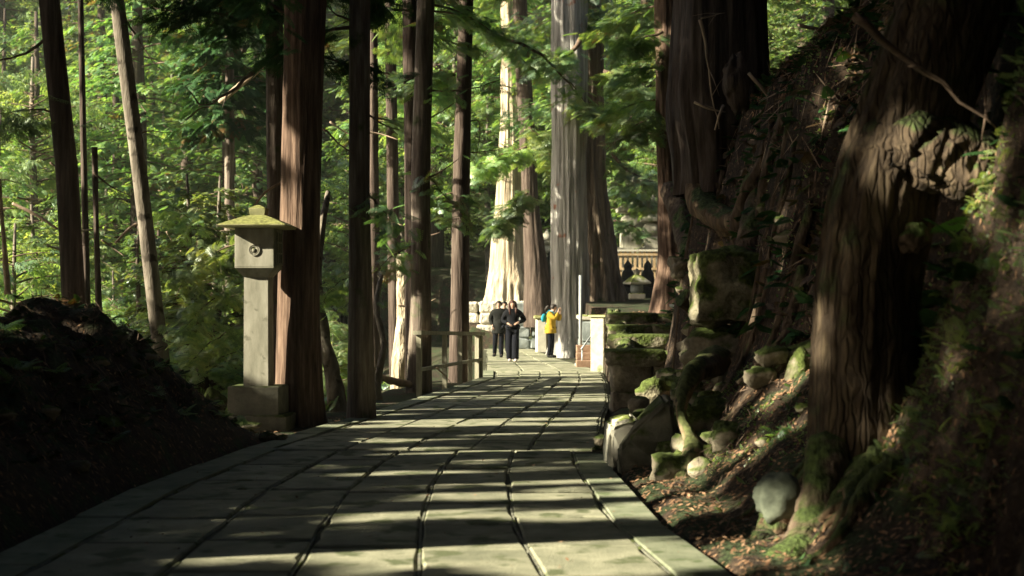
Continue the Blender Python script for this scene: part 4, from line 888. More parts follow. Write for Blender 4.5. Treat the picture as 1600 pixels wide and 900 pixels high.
# corner slab and cheek stone of the retaining edge
k1 = MB(); Dk = 13.3
P_ = lambda px, py, D=Dk: (wx(px, D), wz(py, D))
def xsec(name, pts, D, dep, mat, label=None, cat=None, parent=None, yaw=0):
    pl = [P_(px, py, D) for px, py in pts]; x0 = pl[0][0]; z0_ = min(q[1] for q in pl)
    pl = [(a-x0, c-z0_) for a, c in pl]
    import bmesh
    bv = MB().prism(pl, 0, dep); o = bv.build(name, M[mat], parent, (x0, D, z0_), yaw)
    bm = bmesh.new(); bm.from_mesh(o.data); bmesh.ops.bevel(bm, geom=bm.edges[:], offset=.03, segments=2, affect='EDGES'); bmesh.ops.triangulate(bm, faces=bm.faces[:])
    for _ in range(4): bmesh.ops.subdivide_edges(bm, edges=[e for e in bm.edges if e.calc_length() > .06], cuts=1)
    bm.normal_update(); C_ = np.array([v.co for v in bm.verts]); nn = fbm(C_[:, 0]*3+x0, C_[:, 1]*3, C_[:, 2]*3, 4)*.022+fbm(C_[:, 0]*11, C_[:, 1]*11, C_[:, 2]*11, 2)*.006
    for v, q in zip(bm.verts, nn): v.co += v.normal*float(q)
    for f in bm.faces: f.smooth = True
    bm.to_mesh(o.data); bm.free()
    if label: tag(o, label, cat)
    return o
xsec('kerb_slab', [(951, 740), (951, 672), (956, 661), (972, 656), (990, 653), (998, 659), (995, 740)], 13.2, .7, 'pale_stone', 'upright pale slab with rounded corner at the right path edge', 'stone')
xsec('retaining_stone', [(968, 748), (966, 702), (980, 682), (1040, 622), (1054, 628), (1060, 700), (1052, 744)], 12.95, .5, 'granite_dark', 'long sloping dark cheek stone right of the upright pale slab', 'stone')
# terrace wall and steps
wall = empty('terrace_wall', (wx(1000, 21), 21, 0), 'mossy stepped stone terrace right of the path below the reddish trunk', 'wall')
def wb(x0, x1, y0, y1, z0, z1, mat, jit=.012, name='stone_block'):
    c = ((x0+x1)/2-wall.location.x, (y0+y1)/2-21, (z0+z1)/2)
    sz = .5*max(x1-x0, y1-y0, z1-z0); sg_ = 22
    return rock(name, c, ((x1-x0)*.56, (y1-y0)*.56, (z1-z0)*.6), mat, parent=wall, box=.88, amp=.10, segs=sg_, rings=13)
xw = wx(958, 20.8)
for row in range(2):
    x = xw
    while x < 3.0:
        w_b = random.uniform(.4, .8); wb(x, min(x+w_b-.015, 3.05), 20.8+random.uniform(-.08, .05), 21.4, -.15+row*.42, -.15+row*.42+.42, 'rock'); x += w_b
for (y0, z) in ((20.75, .86), (22.9, 1.04), (25.3, 1.2), (27.9, 1.36)):
    x = float(XR(y0))+.02
    while x < 3.6:
        w_b = random.uniform(.6, 1.0); wb(x, min(x+w_b-.012, 3.7), y0+random.uniform(-.08, .05), y0+.5, z-.2, z+random.uniform(-.03, .02), 'rock_moss', .015, 'step_stone'); x += w_b
y = 21.2
while y < 32:
    L = random.uniform(.5, .9); xx = float(XR(y))
    wb(xx+.14, xx+.38, y, y+L-.02, -.1, .80+.05*(y-21)*.9, 'rock' if random.random() < .5 else 'rock_moss', .02, 'edge_stone'); y += L
wp = empty('stone_post', (wx(939, 33), 33, 0), 'bright sunlit square stone post where the path meets the terrace', 'post', rz=R(-32))
MB().box((0, 0, .62), (.36, .38, 1.3), bev=.02, jit=.006).build('shaft', M['post_stone'], wp)
MB().box((.02, 0, 1.295), (.46, .48, .06), bev=.015).build('cap', M['granite_moss'], wp)
# low wall running back from the post to the giant cedar
lw = empty('retaining_wall', (2.05, 38, 0), 'shaded blue-grey retaining wall between the stone post and the giant cedar', 'wall')
for i in range(5):
    y0 = 37.2+i*1.35
    for j in range(2):
        MB().box((-.07+.045*i+.01*j, y0-38+.66, .3+.56*j), (.3, 1.31, .55), bev=.03, jit=.012, rz=R(-2)).build('stone_block', M['shade_stone'], lw)
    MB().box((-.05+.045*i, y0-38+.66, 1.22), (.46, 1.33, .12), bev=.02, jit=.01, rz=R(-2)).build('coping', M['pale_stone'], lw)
for q in range(2): MB().box((.36, -3.3+.0, .3+.56*q), (.3, .6, .55), bev=.03, jit=.012).build('stone_block', M['shade_stone'], lw)
st_ = empty('stone_steps', (wx(922, 35), 35.2, 0), 'three reddish steps climbing to the graves behind the stone post', 'steps')
for i in range(3): MB().box((-.02+.02*i, .18+.36*i, .09+.18*i), (.62, .38, .18), bev=.012).build('step', M['brick'], st_)
po = empty('metal_pole', (wx(907, 36), 36, 0), 'thin grey metal pole in front of the giant cedar', 'pole')
MB().tube([(0, 0, -.05), (0, 0, wz(430, 36))], .045, 10).build('shaft', M['metal'], po)
MB().box((0, 0, .04), (.28, .28, .09), bev=.01).build('base', M['metal'], po)
hr = empty('handrail', (wx(922, 35.4), 35.4, 0), 'short sloping metal handrail beside the reddish steps', 'handrail')
MB().tube([(-.22, -.1, .46), (.2, .8, .95)], .022, 8).build('grip', M['metal'], hr)
for q in ((-.2, -.06, .47), (.18, .75, .92)): MB().tube([(q[0], q[1], -.05), q], .018, 8).build('post', M['metal'], hr)
# tilted information panel
sg = empty('sign_stand', (wx(1060, 22.5), 22.5, .85), 'grey metal sign stand seen edge-on at the right end of the terrace', 'sign')
MB().prism([(-.02, .12), (.16, .10), (.20, .42), (-.04, .63)], -.02, .02).build('side_panel', M['panel'], sg)
MB().add([(-.06, -.05, .66), (.24, -.05, .44), (.24, .75, .44), (-.06, .75, .66), (-.06, -.05, .70), (.24, -.05, .48), (.24, .75, .48), (-.06, .75, .70)],
         [(0, 3, 2, 1), (4, 5, 6, 7), (0, 1, 5, 4), (1, 2, 6, 5), (2, 3, 7, 6), (3, 0, 4, 7)]).build('board', M['metal'], sg)
for q in ((0, 0), (.14, 0), (.14, .7)): MB().box((q[0], q[1], .2), (.035, .035, .5)).build('leg', M['metal'], sg)

# ------------------------------------------------------------------ roots and wood on the cut bank
def root_part(name, pts, rad, mat='root', label=None, cat=None, parent=None, n=20, jit=.10, k=9):
    P = [Vector(W(*p)) for p in pts]; o0 = P[0].copy(); L = smooth_line([p-o0 for p in P], k); m_ = len(L)
    rr = np.interp(np.linspace(0, 1, m_), np.linspace(0, 1, len(rad)), [r*p[2]/F for r, p in zip(rad, pts)])
    L = [q+Vector((random.uniform(-1, 1), random.uniform(-1, 1), random.uniform(-1, 1)))*r*.06 for q, r in zip(L, rr)]
    mb = MB(); rl = list(map(float, rr))
    if n > 8: mb.ktube(L, rl, n)
    else: mb.tube(L, rl, n, jit=jit)
    o = mb.build(name, M[mat], parent, None if parent else o0)
    if parent: o.location = o0-Vector(parent.location)
    if label: tag(o, label, cat or 'root')
    return o
root_part('root', [(1120, 560, 14.2), (1080, 590, 13.2), (1064, 640, 12.6), (1080, 690, 12.3), (1086, 722, 12.15), (1072, 765, 12.0)], [26, 16, 9, 11, 22, 27], mat='burl', label='hanging root with bright sunlit foot above the litter slope')
root_part('root', [(1210, 300, 16.5), (1180, 360, 16), (1165, 430, 15.6), (1180, 510, 15.3), (1200, 560, 15)], [30, 26, 18, 20, 16], label='thick root running down right of the square mossy boulder')
root_part('root', [(1295, 620, 11.8), (1240, 655, 12), (1180, 700, 12), (1110, 740, 12.2), (1040, 775, 12.3)], [7, 8, 7, 6, 4], 'bark_dark', label='thin dark root crossing the bank diagonally below the upright stone')
root_part('root', [(1222, 800, 9.05), (1216, 840, 9.0), (1205, 885, 8.9), (1190, 925, 8.7)], [40, 38, 46, 60], 'bark_moss', label='rough stub carrying the smooth grey-green stone')
root_part('root', [(1300, 700, 9), (1285, 780, 8.8), (1262, 850, 8.6), (1225, 905, 8.3)], [34, 34, 36, 44], parent=tf, n=20)
root_part('root', [(1330, 780, 8.8), (1310, 850, 8.6), (1300, 930, 8.4)], [40, 36, 40], parent=tf, n=20)
root_part('root', [(1290, 250, 9.6), (1255, 330, 10), (1215, 430, 11), (1200, 520, 12.2)], [30, 24, 22, 18], 'bark_moss', label='curved limb-like root descending left of the foreground trunk') if False else None
root_part('root', [(1055, 300, 22), (1075, 370, 21), (1088, 430, 20), (1100, 500, 19)], [22, 20, 18, 16], label='dark mossy root column left of the square boulder')
root_part('broken_branch', [(1100, 505, 17), (1082, 480, 17), (1066, 465, 16.9)], [13, 13, 15], label='broken stub end poking left from the bank below the reddish trunk', cat='branch stub')
root_part('root', [(1075, 270, 20), (1110, 330, 19), (1160, 350, 18), (1230, 330, 17)], [18, 22, 20, 16], 'bark_moss', label='arched root over the black hollow above the boulder')
root_part('root', [(1225, 440, 14.5), (1215, 480, 14.3), (1232, 530, 14.2), (1240, 560, 14)], [12, 15, 12, 10], label='knobbly brown root in the dark recess right of the boulder')
rock('stump', **rp(1150, 128, 17.6, 20, 48, .14, mat='bark_dark', label='pointed dark stump in front of the hollow cedar', cat='stump', amp=.3, seed=21, segs=30, rings=24))
def surface_root(parent, x, y, dx, dy, n, step, r0, mat='root'):
    P = []; px_, py_ = x, y; h0 = float(H(np.array(px_), np.array(py_))); a = math.atan2(dy, dx)
    for i in range(n):
        P.append(Vector((px_, py_, float(H(np.array(px_), np.array(py_)))+r0*.25*(1-i/n)))); a += random.uniform(-.8, .8)
        px_ += step*math.cos(a); py_ += step*math.sin(a); a += (math.atan2(dy, dx)-a)*.3
    o0 = P[0].copy(); L = smooth_line([p-o0 for p in P], 3); m_ = len(L)
    rr = [r0*(1-.75*i/(m_-1))*random.uniform(.8, 1.2) for i in range(m_)]
    o = MB().ktube(L, rr, 12, .28).build('root', M[mat], parent, tuple(o0-Vector(parent.location)) if parent else tuple(o0)); return o
for i in range(15): surface_root(th, random.uniform(2.5, 3.0), random.uniform(12.5, 20.5), -1, random.uniform(-.7, .5), random.randint(6, 11), .20, random.uniform(.03, .10))
for i in range(10): surface_root(tf, 2.2+.1*random.random(), random.uniform(8.3, 9.6), -1, random.uniform(-.9, .6), random.randint(4, 6), .14, random.uniform(.04, .10), 'bark_moss')
for i in range(46):
    y_ = random.uniform(10.5, 20.5); x_ = float(XR(y_))+random.uniform(.25, 1)*(1.6 if y_ < 17 else 1.0)+.2; r_ = random.uniform(.04, .13)
    rock('rock', (x_, y_, float(H(np.array(x_), np.array(y_)))+r_*.3), (r_*1.2, r_, r_*.8), random.choice(('rock', 'rock', 'rock_moss')), 'small rock bedded in the litter at the foot of the cut bank', 'rock', 'small rocks along the foot of the bank', amp=.35, segs=14, rings=9)
for i in range(22):
    y_ = random.uniform(11.5, 20.3); x_ = float(XR(y_))+random.uniform(.5, 1.25); r_ = random.uniform(.12, .24)
    rock('boulder', (x_, y_, float(H(np.array(x_), np.array(y_)))+r_*.15), (r_*1.2, r_, r_*.85), random.choice(('rock', 'rock_moss')), 'half-buried mossy boulder on the cut bank above the litter', 'boulder', 'mossy boulders set in the cut bank', amp=.3, box=.35, segs=24, rings=16)
for i in range(14):
    y_ = random.uniform(9.5, 15); x_ = float(XL(y_))-random.uniform(.2, 1.3); r_ = random.uniform(.03, .09)
    rock('rock', (x_, y_, float(H(np.array(x_), np.array(y_)))+r_*.3), (r_*1.3, r_, r_*.7), 'rock', 'small dim rock on the earth mound left of the path', 'rock', 'small rocks on the mound', amp=.35, segs=14, rings=9)
# burl on the foreground trunk
rock('burl', **dict(c=tuple(Vector(W(1472, 245, 9.0))-Vector(tf.location)), r=(.25, .25, .19), mat='burl', parent=tf, amp=.18, seed=31, segs=60, rings=40, tilt=-.25))
rock('burl', **dict(c=tuple(Vector(W(1550, 280, 8.95))-Vector(tf.location)), r=(.22, .22, .15), mat='burl', parent=tf, amp=.3, seed=37, segs=60, rings=40, tilt=-.3))
rock('burl', **dict(c=tuple(Vector(W(1425, 372, 8.9))-Vector(tf.location)), r=(.10, .12, .10), mat='root', parent=tf, amp=.3, seed=33, segs=28, rings=20))
root_part('limb', [(1385, 235, 9.2), (1440, 235, 8.95), (1510, 262, 8.85), (1580, 300, 8.8), (1640, 360, 8.8)], [64, 58, 52, 46, 44], 'bark_plate', parent=tf, n=28)
# stumps left of the lantern
for (px, w_, y0, D, lb) in [(298, 12, 548, 23, 'dark dead stump left of the lantern'), (316, 9, 556, 22.6, 'thin dark stump nearest the lantern on its left'), (283, 7, 545, 24, 'slim dark snag leftmost of the stumps by the lantern')]:
    root_part('stump', [(px+4, 668, D), (px+1, 610, D), (px, y0, D)], [w_*1.3, w_, w_*.8], 'bark_dark', label=lb, cat='stump')
# bent pale stems between the big red cedar and the path-edge trunk
root_part('young_tree', [(530, 668, 21.5), (522, 600, 21.6), (505, 520, 21.8), (496, 450, 22), (500, 380, 22.4), (512, 300, 23)], [15, 13, 10, 8, 6, 4], 'bark_thin', label='bent mottled stem between the red cedar and the path-edge trunk', cat='tree')
root_part('young_tree', [(540, 650, 22), (532, 600, 22), (515, 560, 22), (508, 530, 22)], [5, 4, 4, 3], 'twig', label='thin curved shoot beside the bent mottled stem', cat='shrub')
root_part('young_tree', [(592, 640, 24), (590, 590, 24), (600, 540, 24.2), (588, 480, 24.5), (596, 430, 25)], [7, 6, 5, 5, 3], 'bark_thin', label='crooked pale stem right of the path-edge trunk', cat='tree')
root_part('fallen_branch', [(640, 600, 26), (612, 595, 25.5), (590, 585, 25), (570, 560, 24.6)], [5, 6, 5, 3], 'twig_pale', label='pale fallen branch caught behind the path-edge trunk', cat='branch')
root_part('young_tree', [(622, 640, 30), (625, 560, 30), (630, 480, 30.5), (626, 400, 31)], [14, 11, 9, 7], 'bark_pale', label='pale reddish trunk base left of the railing trunk', cat='tree')
root_part('young_tree', [(12, 460, 24), (8, 400, 24), (3, 340, 24), (0, 280, 24)], [5, 4, 3, 2], 'twig_pale', label='pale slender stem at the very left edge above the mound', cat='shrub')
for (pts, r, lb) in [([(20, 318, 26), (55, 335, 26), (90, 358, 26)], [2.5, 3, 2], 'pale dead stick slanting left of the far left trunk'), ([(345, 158, 30), (385, 125, 29), (420, 95, 28)], [5, 5, 4], 'sunlit bare limb slanting up to the grey trunk'), ([(395, 325, 19.6), (415, 300, 19.8), (440, 285, 20)], [1.6, 2, 2], 'thin dead twig rising from behind the lantern finial'), ([(180, 380, 26), (215, 350, 26), (245, 372, 26)], [2, 2.5, 2], 'forked twig behind the leaning grey trunk')]:
    root_part('branch', pts, r, 'twig_pale', label=lb, cat='branch', n=6)
for i in range(34):   # bare twigs inside the wood
    D = random.uniform(22, 36); px = random.uniform(20, 700); py = random.uniform(150, 600); a = random.uniform(-.9, .9); l = random.uniform(25, 70)
    o = root_part('twig', [(px, py, D), (px+l*.5*math.cos(a), py+l*.5*math.sin(a)+random.uniform(-8, 8), D+.2), (px+l*math.cos(a), py+l*math.sin(a), D)], [1.7, 1.3, .5], random.choice(('twig', 'twig_pale')), label='thin bare twig tangled in the sunlit wood left of the path', cat='twig', n=4, k=3); o['group'] = 'bare twigs in the wood'

# ------------------------------------------------------------------ litter, sticks, undergrowth
def hz(x, y): return H(np.asarray(x), np.asarray(y))
def litter(name, n, xs, ys, size, mat, lift=.02, cond=None, thin=None):
    x = rng.uniform(*xs, n); y = rng.uniform(*ys, n)
    if cond is not None: k = cond(x, y); x, y = x[k], y[k]
    e = .08; z = hz(x, y); sx = (hz(x+e, y)-z)/e; sy = (hz(x, y+e)-z)/e
    n = len(x); S_ = rng.uniform(.5, 1, n)*size; a = rng.uniform(0, 6.28, n)
    ux, uy = np.cos(a), np.sin(a); L_ = S_[:, None]
    U = np.stack([ux, uy, sx*ux+sy*uy+rng.uniform(-.5, .5, n)], -1); U /= np.linalg.norm(U, axis=1)[:, None]
    Vv = np.stack([-uy, ux, -sx*uy+sy*ux+rng.uniform(-.6, .6, n)], -1); Vv /= np.linalg.norm(Vv, axis=1)[:, None]
    C = np.stack([x, y, z+rng.uniform(.2, 1, n)*lift], -1)
    w = (rng.uniform(.25, .5, n) if thin is None else rng.uniform(thin*.6, thin, n))[:, None]
    V = np.stack([C-U*L_, C+Vv*L_*w, C+U*L_, C-Vv*L_*w], 1).reshape(-1, 3)
    o = mobj(name, fast_mesh(name, V, np.arange(4*n).reshape(-1, 4), M[mat])); tag(o, kind='stuff'); return o
o = litter('leaf_litter', 16000, (.9, 4), (7, 19), .032, 'litter', .03, lambda x, y: (x > XR(y)+.02)); tag(o, 'brown fallen leaves and chips on the slope right of the path', 'leaf litter')
o = litter('leaf_litter', 6000, (-6.5, -2), (7, 20), .035, 'litter', .03, lambda x, y: (x < XL(y)-.03)); tag(o, 'dark fallen leaves over the earth mound left of the path', 'leaf litter')
o = litter('leaf_litter', 9000, (3, 8), (12, 24), .07, 'litter', .07, lambda x, y: hz(x, y) > 2.4); tag(o, 'shredded bark and dead leaves on the upper bank', 'leaf litter')
o = litter('leaf_litter', 5000, (1.9, 5), (20.9, 33), .04, 'litter', .02, lambda x, y: (x > XR(y)+.3)); tag(o, 'scattered dry leaves on the mossy terrace', 'leaf litter')
o = litter('fallen_leaves', 2600, (-3, 1.2), (7, 30), .012, 'litter', .01, lambda x, y: (x > XL(y)) & (x < XR(y)) & ((x-XL(y) < .5) | (XR(y)-x < .4) | (fbm(x*1.2, y*1.2, 3.) > .3)), .25); o.location.z = .096; tag(o, 'needles and crumbs of litter gathered on the paving', 'litter')
o = litter('fallen_leaves', 420, (-3, 1.2), (7, 30), .022, 'litter', .012, lambda x, y: (x > XL(y)+.05) & (x < XR(y)-.05) & (rng.random(len(x)) < .9)); o.location.z = .095; tag(o, 'few dry leaves blown onto the paving', 'leaves')
for (n_, xs_, ys_, sz_, th_, mt_, lb_) in [(2600, (2.6, 6.5), (12, 22), .26, .05, 'twig_pale', 'dead twigs and bark strips strewn over the upper bank'), (2600, (2.6, 6.5), (12, 22), .16, .12, 'twig', 'dark twigs and bark strips strewn over the upper bank'), (1500, (1.3, 3.2), (8, 17), .13, .06, 'twig', 'fine twigs in the litter below the cut bank'), (1200, (-5.5, -3.1), (8, 17), .15, .06, 'twig', 'fine twigs over the earth mound')]:
    o = litter('twig_litter', n_, xs_, ys_, sz_, mt_, .10, lambda x, y: (x > XR(y)+.3) | (x < XL(y)-.3), th_); tag(o, lb_, 'twigs')
def undergrowth(name, n, xs, ys, tpl, size, mat, label, cond=None, pit=(.1, 1.1)):
    x = rng.uniform(*xs, n); y = rng.uniform(*ys, n)
    if cond is not None: k = cond(x, y); x, y = x[k], y[k]
    n = len(x); P = np.stack([x, y, hz(x, y)-.01], -1)
    V, Qd = scatter(tpl, P, rng.uniform(0, 6.28, n), rng.uniform(*pit, n), rng.uniform(-.5, .5, n), rng.uniform(.4, 1, n)*size)
    o = mobj(name, fast_mesh(name, V, Qd, M[mat])); tag(o, label, 'undergrowth', kind='stuff'); return o
undergrowth('undergrowth', 2600, (2.5, 5.5), (11.5, 22), FTF, .22, 'leaf_brown', 'brown dead sprays and bark shreds clinging to the cut bank', lambda x, y: (hz(x, y) > 1.0) & (fbm(x*1.3, y*1.3, 5.) > -.1), (-.7, .9))
undergrowth('undergrowth', 6000, (2.4, 5.5), (12, 25), FTF, .26, 'leaf_dark', 'dark low sprays covering the cut bank under the hollow cedar', lambda x, y: (hz(x, y) > 1.2), (-.5, .7))
undergrowth('undergrowth', 2200, (2.6, 6.5), (6.5, 13), FTF, .30, 'leaf_dark', 'dark ferns and ivy on the bank right of the foreground trunk', lambda x, y: (hz(x, y) > .5), (-.3, .9))
undergrowth('undergrowth', 2600, (-13, -2.6), (16.5, 42), FTF, .40, 'leaf', 'low green growth on the falling ground left of the path', lambda x, y: (x < XL(y)-.9) & ~((x > -4.6) & (y < 20)), (.1, 1.3))
undergrowth('undergrowth', 2600, (-6.5, -3.0), (8.5, 17), FTF, .17, 'leaf_dark', 'dark low growth and twigs over the earth mound at the left', lambda x, y: (x < XL(y)-.45), (-.3, .9))
undergrowth('fern', 420, (-12, -3), (20, 40), BT, .6, 'leaf_broad', 'long-leaved shoots in the wood left of the path', lambda x, y: (x < XL(y)-1.5), (.3, 1.3))
undergrowth('moss_carpet', 9000, (1.6, 3.4), (10, 16), FTF, .05, 'leaf_bright', 'bright green moss and tiny seedlings on the bank', lambda x, y: (x > XR(y)+.5) & (fbm(x*1.6, y*1.6) > .15), (.2, 1.3))
undergrowth('moss_carpet', 5000, (2.2, 3.2), (7.2, 8.9), FTF, .05, 'leaf_bright', 'mossy growth on the dark bank right of the foreground trunk', None, (.2, 1.3))
undergrowth('fern', 700, (2.2, 3.1), (7.3, 8.9), FX, .15, 'leaf_bright', 'ferns and moss catching light on the dark bank beside the foreground trunk', None, (0, 1.2))
undergrowth('moss_tufts', 900, (1.5, 2.6), (7.2, 12), FTF, .10, 'leaf', 'small green seedlings on the litter slope', lambda x, y: rng.random(len(x)) < .2, (.3, 1.3))
for (px, py, D, l, a, r, m_) in [(1170, 115, 17.5, 60, .9, 3, 'twig_pale'), (1230, 90, 17, 30, 1.2, 4, 'twig'), (1250, 100, 17, 90, -.25, 2, 'twig_pale'), (1300, 70, 16.5, 80, -.5, 3, 'twig'), (1200, 160, 17.8, 70, -.3, 2, 'twig_pale'), (1130, 165, 18, 40, 1.9, 2.5, 'twig_pale'), (1085, 160, 18.5, 50, .3, 2, 'twig_pale'), (1290, 110, 16.5, 70, .15, 3, 'twig_pale'), (1250, 40, 17, 80, .1, 3, 'twig'), (1180, 195, 17.8, 70, -.6, 2, 'twig'), (1310, 130, 16, 40, .7, 4, 'twig_pale'), (1270, 150, 16.5, 60, -.8, 3.5, 'twig'), (1225, 150, 17, 34, 1.4, 3, 'twig_pale'), (1245, 215, 16, 50, 1.1, 1.6, 'twig_pale')]:
    o = root_part('stick', [(px, py, D), (px+l*.5*math.cos(a), py+l*.5*math.sin(a)+random.uniform(-6, 6), D-.1), (px+l*math.cos(a), py+l*math.sin(a), D)], [r, r*.9, r*.5], m_, label='dead stick lying among the debris on the upper bank', cat='stick', n=6, k=3); o['group'] = 'sticks on the upper bank'

# bank at the end of the path
bk = empty('end_wall', (0, 51.6, 0), 'rough pale stone bank at the bend, sunlit behind the walkers', 'wall')
for r_ in range(4):
    x = wx(725, 51.6)+random.uniform(-.3, 0)
    while x < wx(818, 51.6):
        w_b = random.uniform(.45, .85); MB().box((x+w_b/2, random.uniform(-.06, .06)+.05*r_, .21+.43*r_), (w_b-.03, .5, .41), bev=.07, jit=.03).build('stone_block', M['bank'], bk); x += w_b
bd = empty('end_wall', (wx(830, 50.5), 50.5, 0), 'shaded blue-green stone bank right of the walkers', 'wall')
for r_ in range(4):
    for x in (-.32, .28): MB().box((x+random.uniform(-.03, .03), .05*r_, .2+.42*r_), (.58, .6, .41), bev=.06, jit=.035).build('stone_block', M['shade_stone'], bd)
gp = empty('stone_pillar', (wx(846, 47), 47, 0), 'low stone gatepost left of the person in yellow', 'post')
MB().box((0, 0, .55), (.36, .4, 1.15), bev=.04, jit=.02).build('shaft', M['pale_stone'], gp)
MB().box((0, 0, 1.17), (.5, .5, .12), bev=.03, jit=.01).build('cap', M['granite_moss'], gp)

# ------------------------------------------------------------------ graves behind the giant cedar
def gorinto(px, py_base, D, h, label, mat='granite', group=None):
    z = wz(py_base, D); o = empty('grave_tower', (wx(px, D), D, z), label, 'grave tower', group); s = h/3.6
    MB().box((0, 0, -.6), (1.5*s, 1.5*s, 1.6)).build('base', M[mat], o)
    MB().box((0, 0, .40*s+.1), (1.1*s, 1.1*s, .7*s), bev=.03).build('cube', M[mat], o)
    MB().lathe((0, 0, .75*s+.1), [(.3*s, 0), (.52*s, .2*s), (.58*s, .42*s), (.5*s, .65*s), (.28*s, .8*s)], 16).build('sphere', M[mat], o)
    MB().sq((0, 0, 1.55*s+.1), [(.3*s, 0), (.68*s, .08*s), (.72*s, .22*s), (.42*s, .4*s), (.2*s, .55*s)]).build('roof', M[mat], o)
    MB().lathe((0, 0, 2.1*s+.1), [(.18*s, 0), (.36*s, .12*s), (.4*s, .28*s)], 14).build('bowl', M[mat], o)
    MB().lathe((0, 0, 2.38*s+.1), [(.3*s, 0), (.37*s, .2*s), (.3*s, .42*s), (.1*s, .62*s), (.01, .75*s)], 14).build('jewel', M[mat], o)
gorinto(990, 395, 62, 3.7, 'tallest pale sunlit grave tower behind the wooden fence')
gorinto(1020, 395, 60, 2.7, 'pale grave tower half hidden by the reddish trunk')
gorinto(962, 398, 68, 2.0, 'small distant grave tower right of the brown cedar')
gorinto(855, 440, 64, 2.6, 'grave tower glimpsed left of the blue-grey cedar')
gorinto(768, 470, 70, 1.9, 'bluish grave tower left of the sunlit pale cedar', 'granite')
gorinto(750, 470, 74, 1.5, 'small grave tower at the left of the sunlit pale cedar', 'granite')
br_ = empty('grave_stone', W(1000, 395, 66), 'brown upright slab behind the tallest grave tower', 'grave stone')
MB().box((.3, 0, 1.5), (1.5, .5, 3.4), bev=.05, jit=.02).build('slab', M['granite_dark'], br_); MB().box((.3, 0, 3.3), (2.0, .9, .2), bev=.03).build('cap', M['pale_stone'], br_)
fe = empty('wooden_fence', W(988, 432, 52), 'pale wooden fence in front of the grave towers', 'fence')
for i in range(12): MB().box((-.95+.175*i, 0, .42), (.09, .05, 1.0)).build('picket', M['wood'], fe)
for z_ in (.28, .80): MB().box((0, -.045, z_), (2.2, .04, .08)).build('cross_rail', M['wood'], fe)
MB().box((0, 0, .95), (2.3, .14, .07)).build('top_rail', M['pale_stone'], fe)
for s_ in (-1.08, 1.08): MB().box((s_, 0, .5), (.16, .16, 1.1)).build('post', M['pale_stone'], fe)
sl = empty('small_lantern', W(995, 466, 44), 'squat pale stone lantern on the grave plateau right of the brown cedar', 'stone lantern')
MB().box((0, 0, .06), (.5, .5, .2), bev=.03).build('base', M['pale_stone'], sl)
MB().lathe((0, 0, .15), [(.17, 0), (.2, .1), (.19, .28)], 12).build('fire_box', M['shade_stone'], sl)
MB().sq((0, 0, .42), [(.2, 0), (.33, .02), (.34, .07), (.2, .2), (.09, .3)], rot=.3).build('roof', M['pale_stone'], sl)
MB().lathe((0, 0, .72), [(.07, 0), (.1, .06), (.08, .14), (.02, .2)], 10).build('finial', M['granite'], sl)
for px, lb in ((981, 'dark rounded grave marker left of the squat pale lantern'), (1012, 'dark rounded grave marker right of the squat pale lantern')):
    g_ = empty('grave_marker', W(px, 462, 47), lb, 'grave marker')
    MB().box((0, 0, .1), (.5, .5, .35), bev=.03).build('base', M['iron'], g_)
    MB().lathe((0, 0, .25), [(.19, 0), (.22, .3), (.2, .5), (.12, .62), (.14, .68), (.12, .78), (.02, .92)], 14).build('body', M['iron'], g_)
ml = empty('grave_marker', W(861, 425, 55), 'slim dark stone marker just left of the blue-grey cedar', 'grave marker')
MB().lathe((0, 0, -.5), [(.12, 0), (.14, .5), (.2, .9), (.22, 1.05), (.12, 1.1), (.15, 1.2), (.02, 1.35)], 12).build('body', M['iron'], ml)

# ------------------------------------------------------------------ people
def cloth(name, col, rough=.85, bump=.15): return surf(name, [tuple(c*.75 for c in col), col], scale=12, bump=bump, bscale=25, bdist=.01, rough=rough, spec=.12)
MP = dict(skin=surf('skin', [(.36, .23, .17), (.42, .28, .21)], scale=8, bump=0, rough=.6), black=cloth('black_cloth', (.009, .010, .013)), navy=cloth('dark_trousers', (.007, .008, .013)), coat=cloth('charcoal_coat', (.014, .015, .014)),
          yellow=cloth('yellow_cloth', (.40, .25, .03)), teal=cloth('teal_cloth', (.02, .22, .30)), hair=surf('black_hair', [(.012, .01, .009), (.03, .022, .018)], scale=20, bump=.4, rough=.5), hair2=surf('auburn_hair', [(.035, .014, .010), (.08, .032, .02)], scale=20, bump=.4, rough=.5),
          shoe=cloth('pale_shoe', (.5, .42, .4)), dshoe=cloth('dark_shoe', (.02, .02, .02)), lips=surf('lips', [(.35, .12, .1), (.38, .14, .12)], bump=0), eye=surf('eye', [(.02, .015, .012), (.03, .02, .015)], bump=0, rough=.3), scarf=cloth('pale_scarf', (.5, .42, .42)))
def skin_mesh(name, nodes, edges, mat, parent, sub=2, root=0):
    """nodes: list of ((x,y,z),(rx,ry)); grown with the skin modifier and baked"""
    me = bpy.data.meshes.new(name); me.from_pydata([n[0] for n in nodes], edges, []); o = bpy.data.objects.new(name, me); link(o)
    md = o.modifiers.new('skin', 'SKIN'); md.use_smooth_shade = True
    lay = me.skin_vertices[0].data
    for i, n in enumerate(nodes): lay[i].radius = n[1]; lay[i].use_root = (i == root)
    ss = o.modifiers.new('sub', 'SUBSURF'); ss.levels = sub; ss.render_levels = sub
    dg = bpy.context.evaluated_depsgraph_get(); ev_ = o.evaluated_get(dg); nm = bpy.data.meshes.new_from_object(ev_)
    bpy.data.objects.remove(o); nm.materials.clear(); nm.materials.append(mat); nm.name = name
    nm.polygons.foreach_set('use_smooth', np.ones(len(nm.polygons), dtype=bool))
    return mobj(name, nm, parent)
def chain(pts, rads, start=None):
    return pts, rads
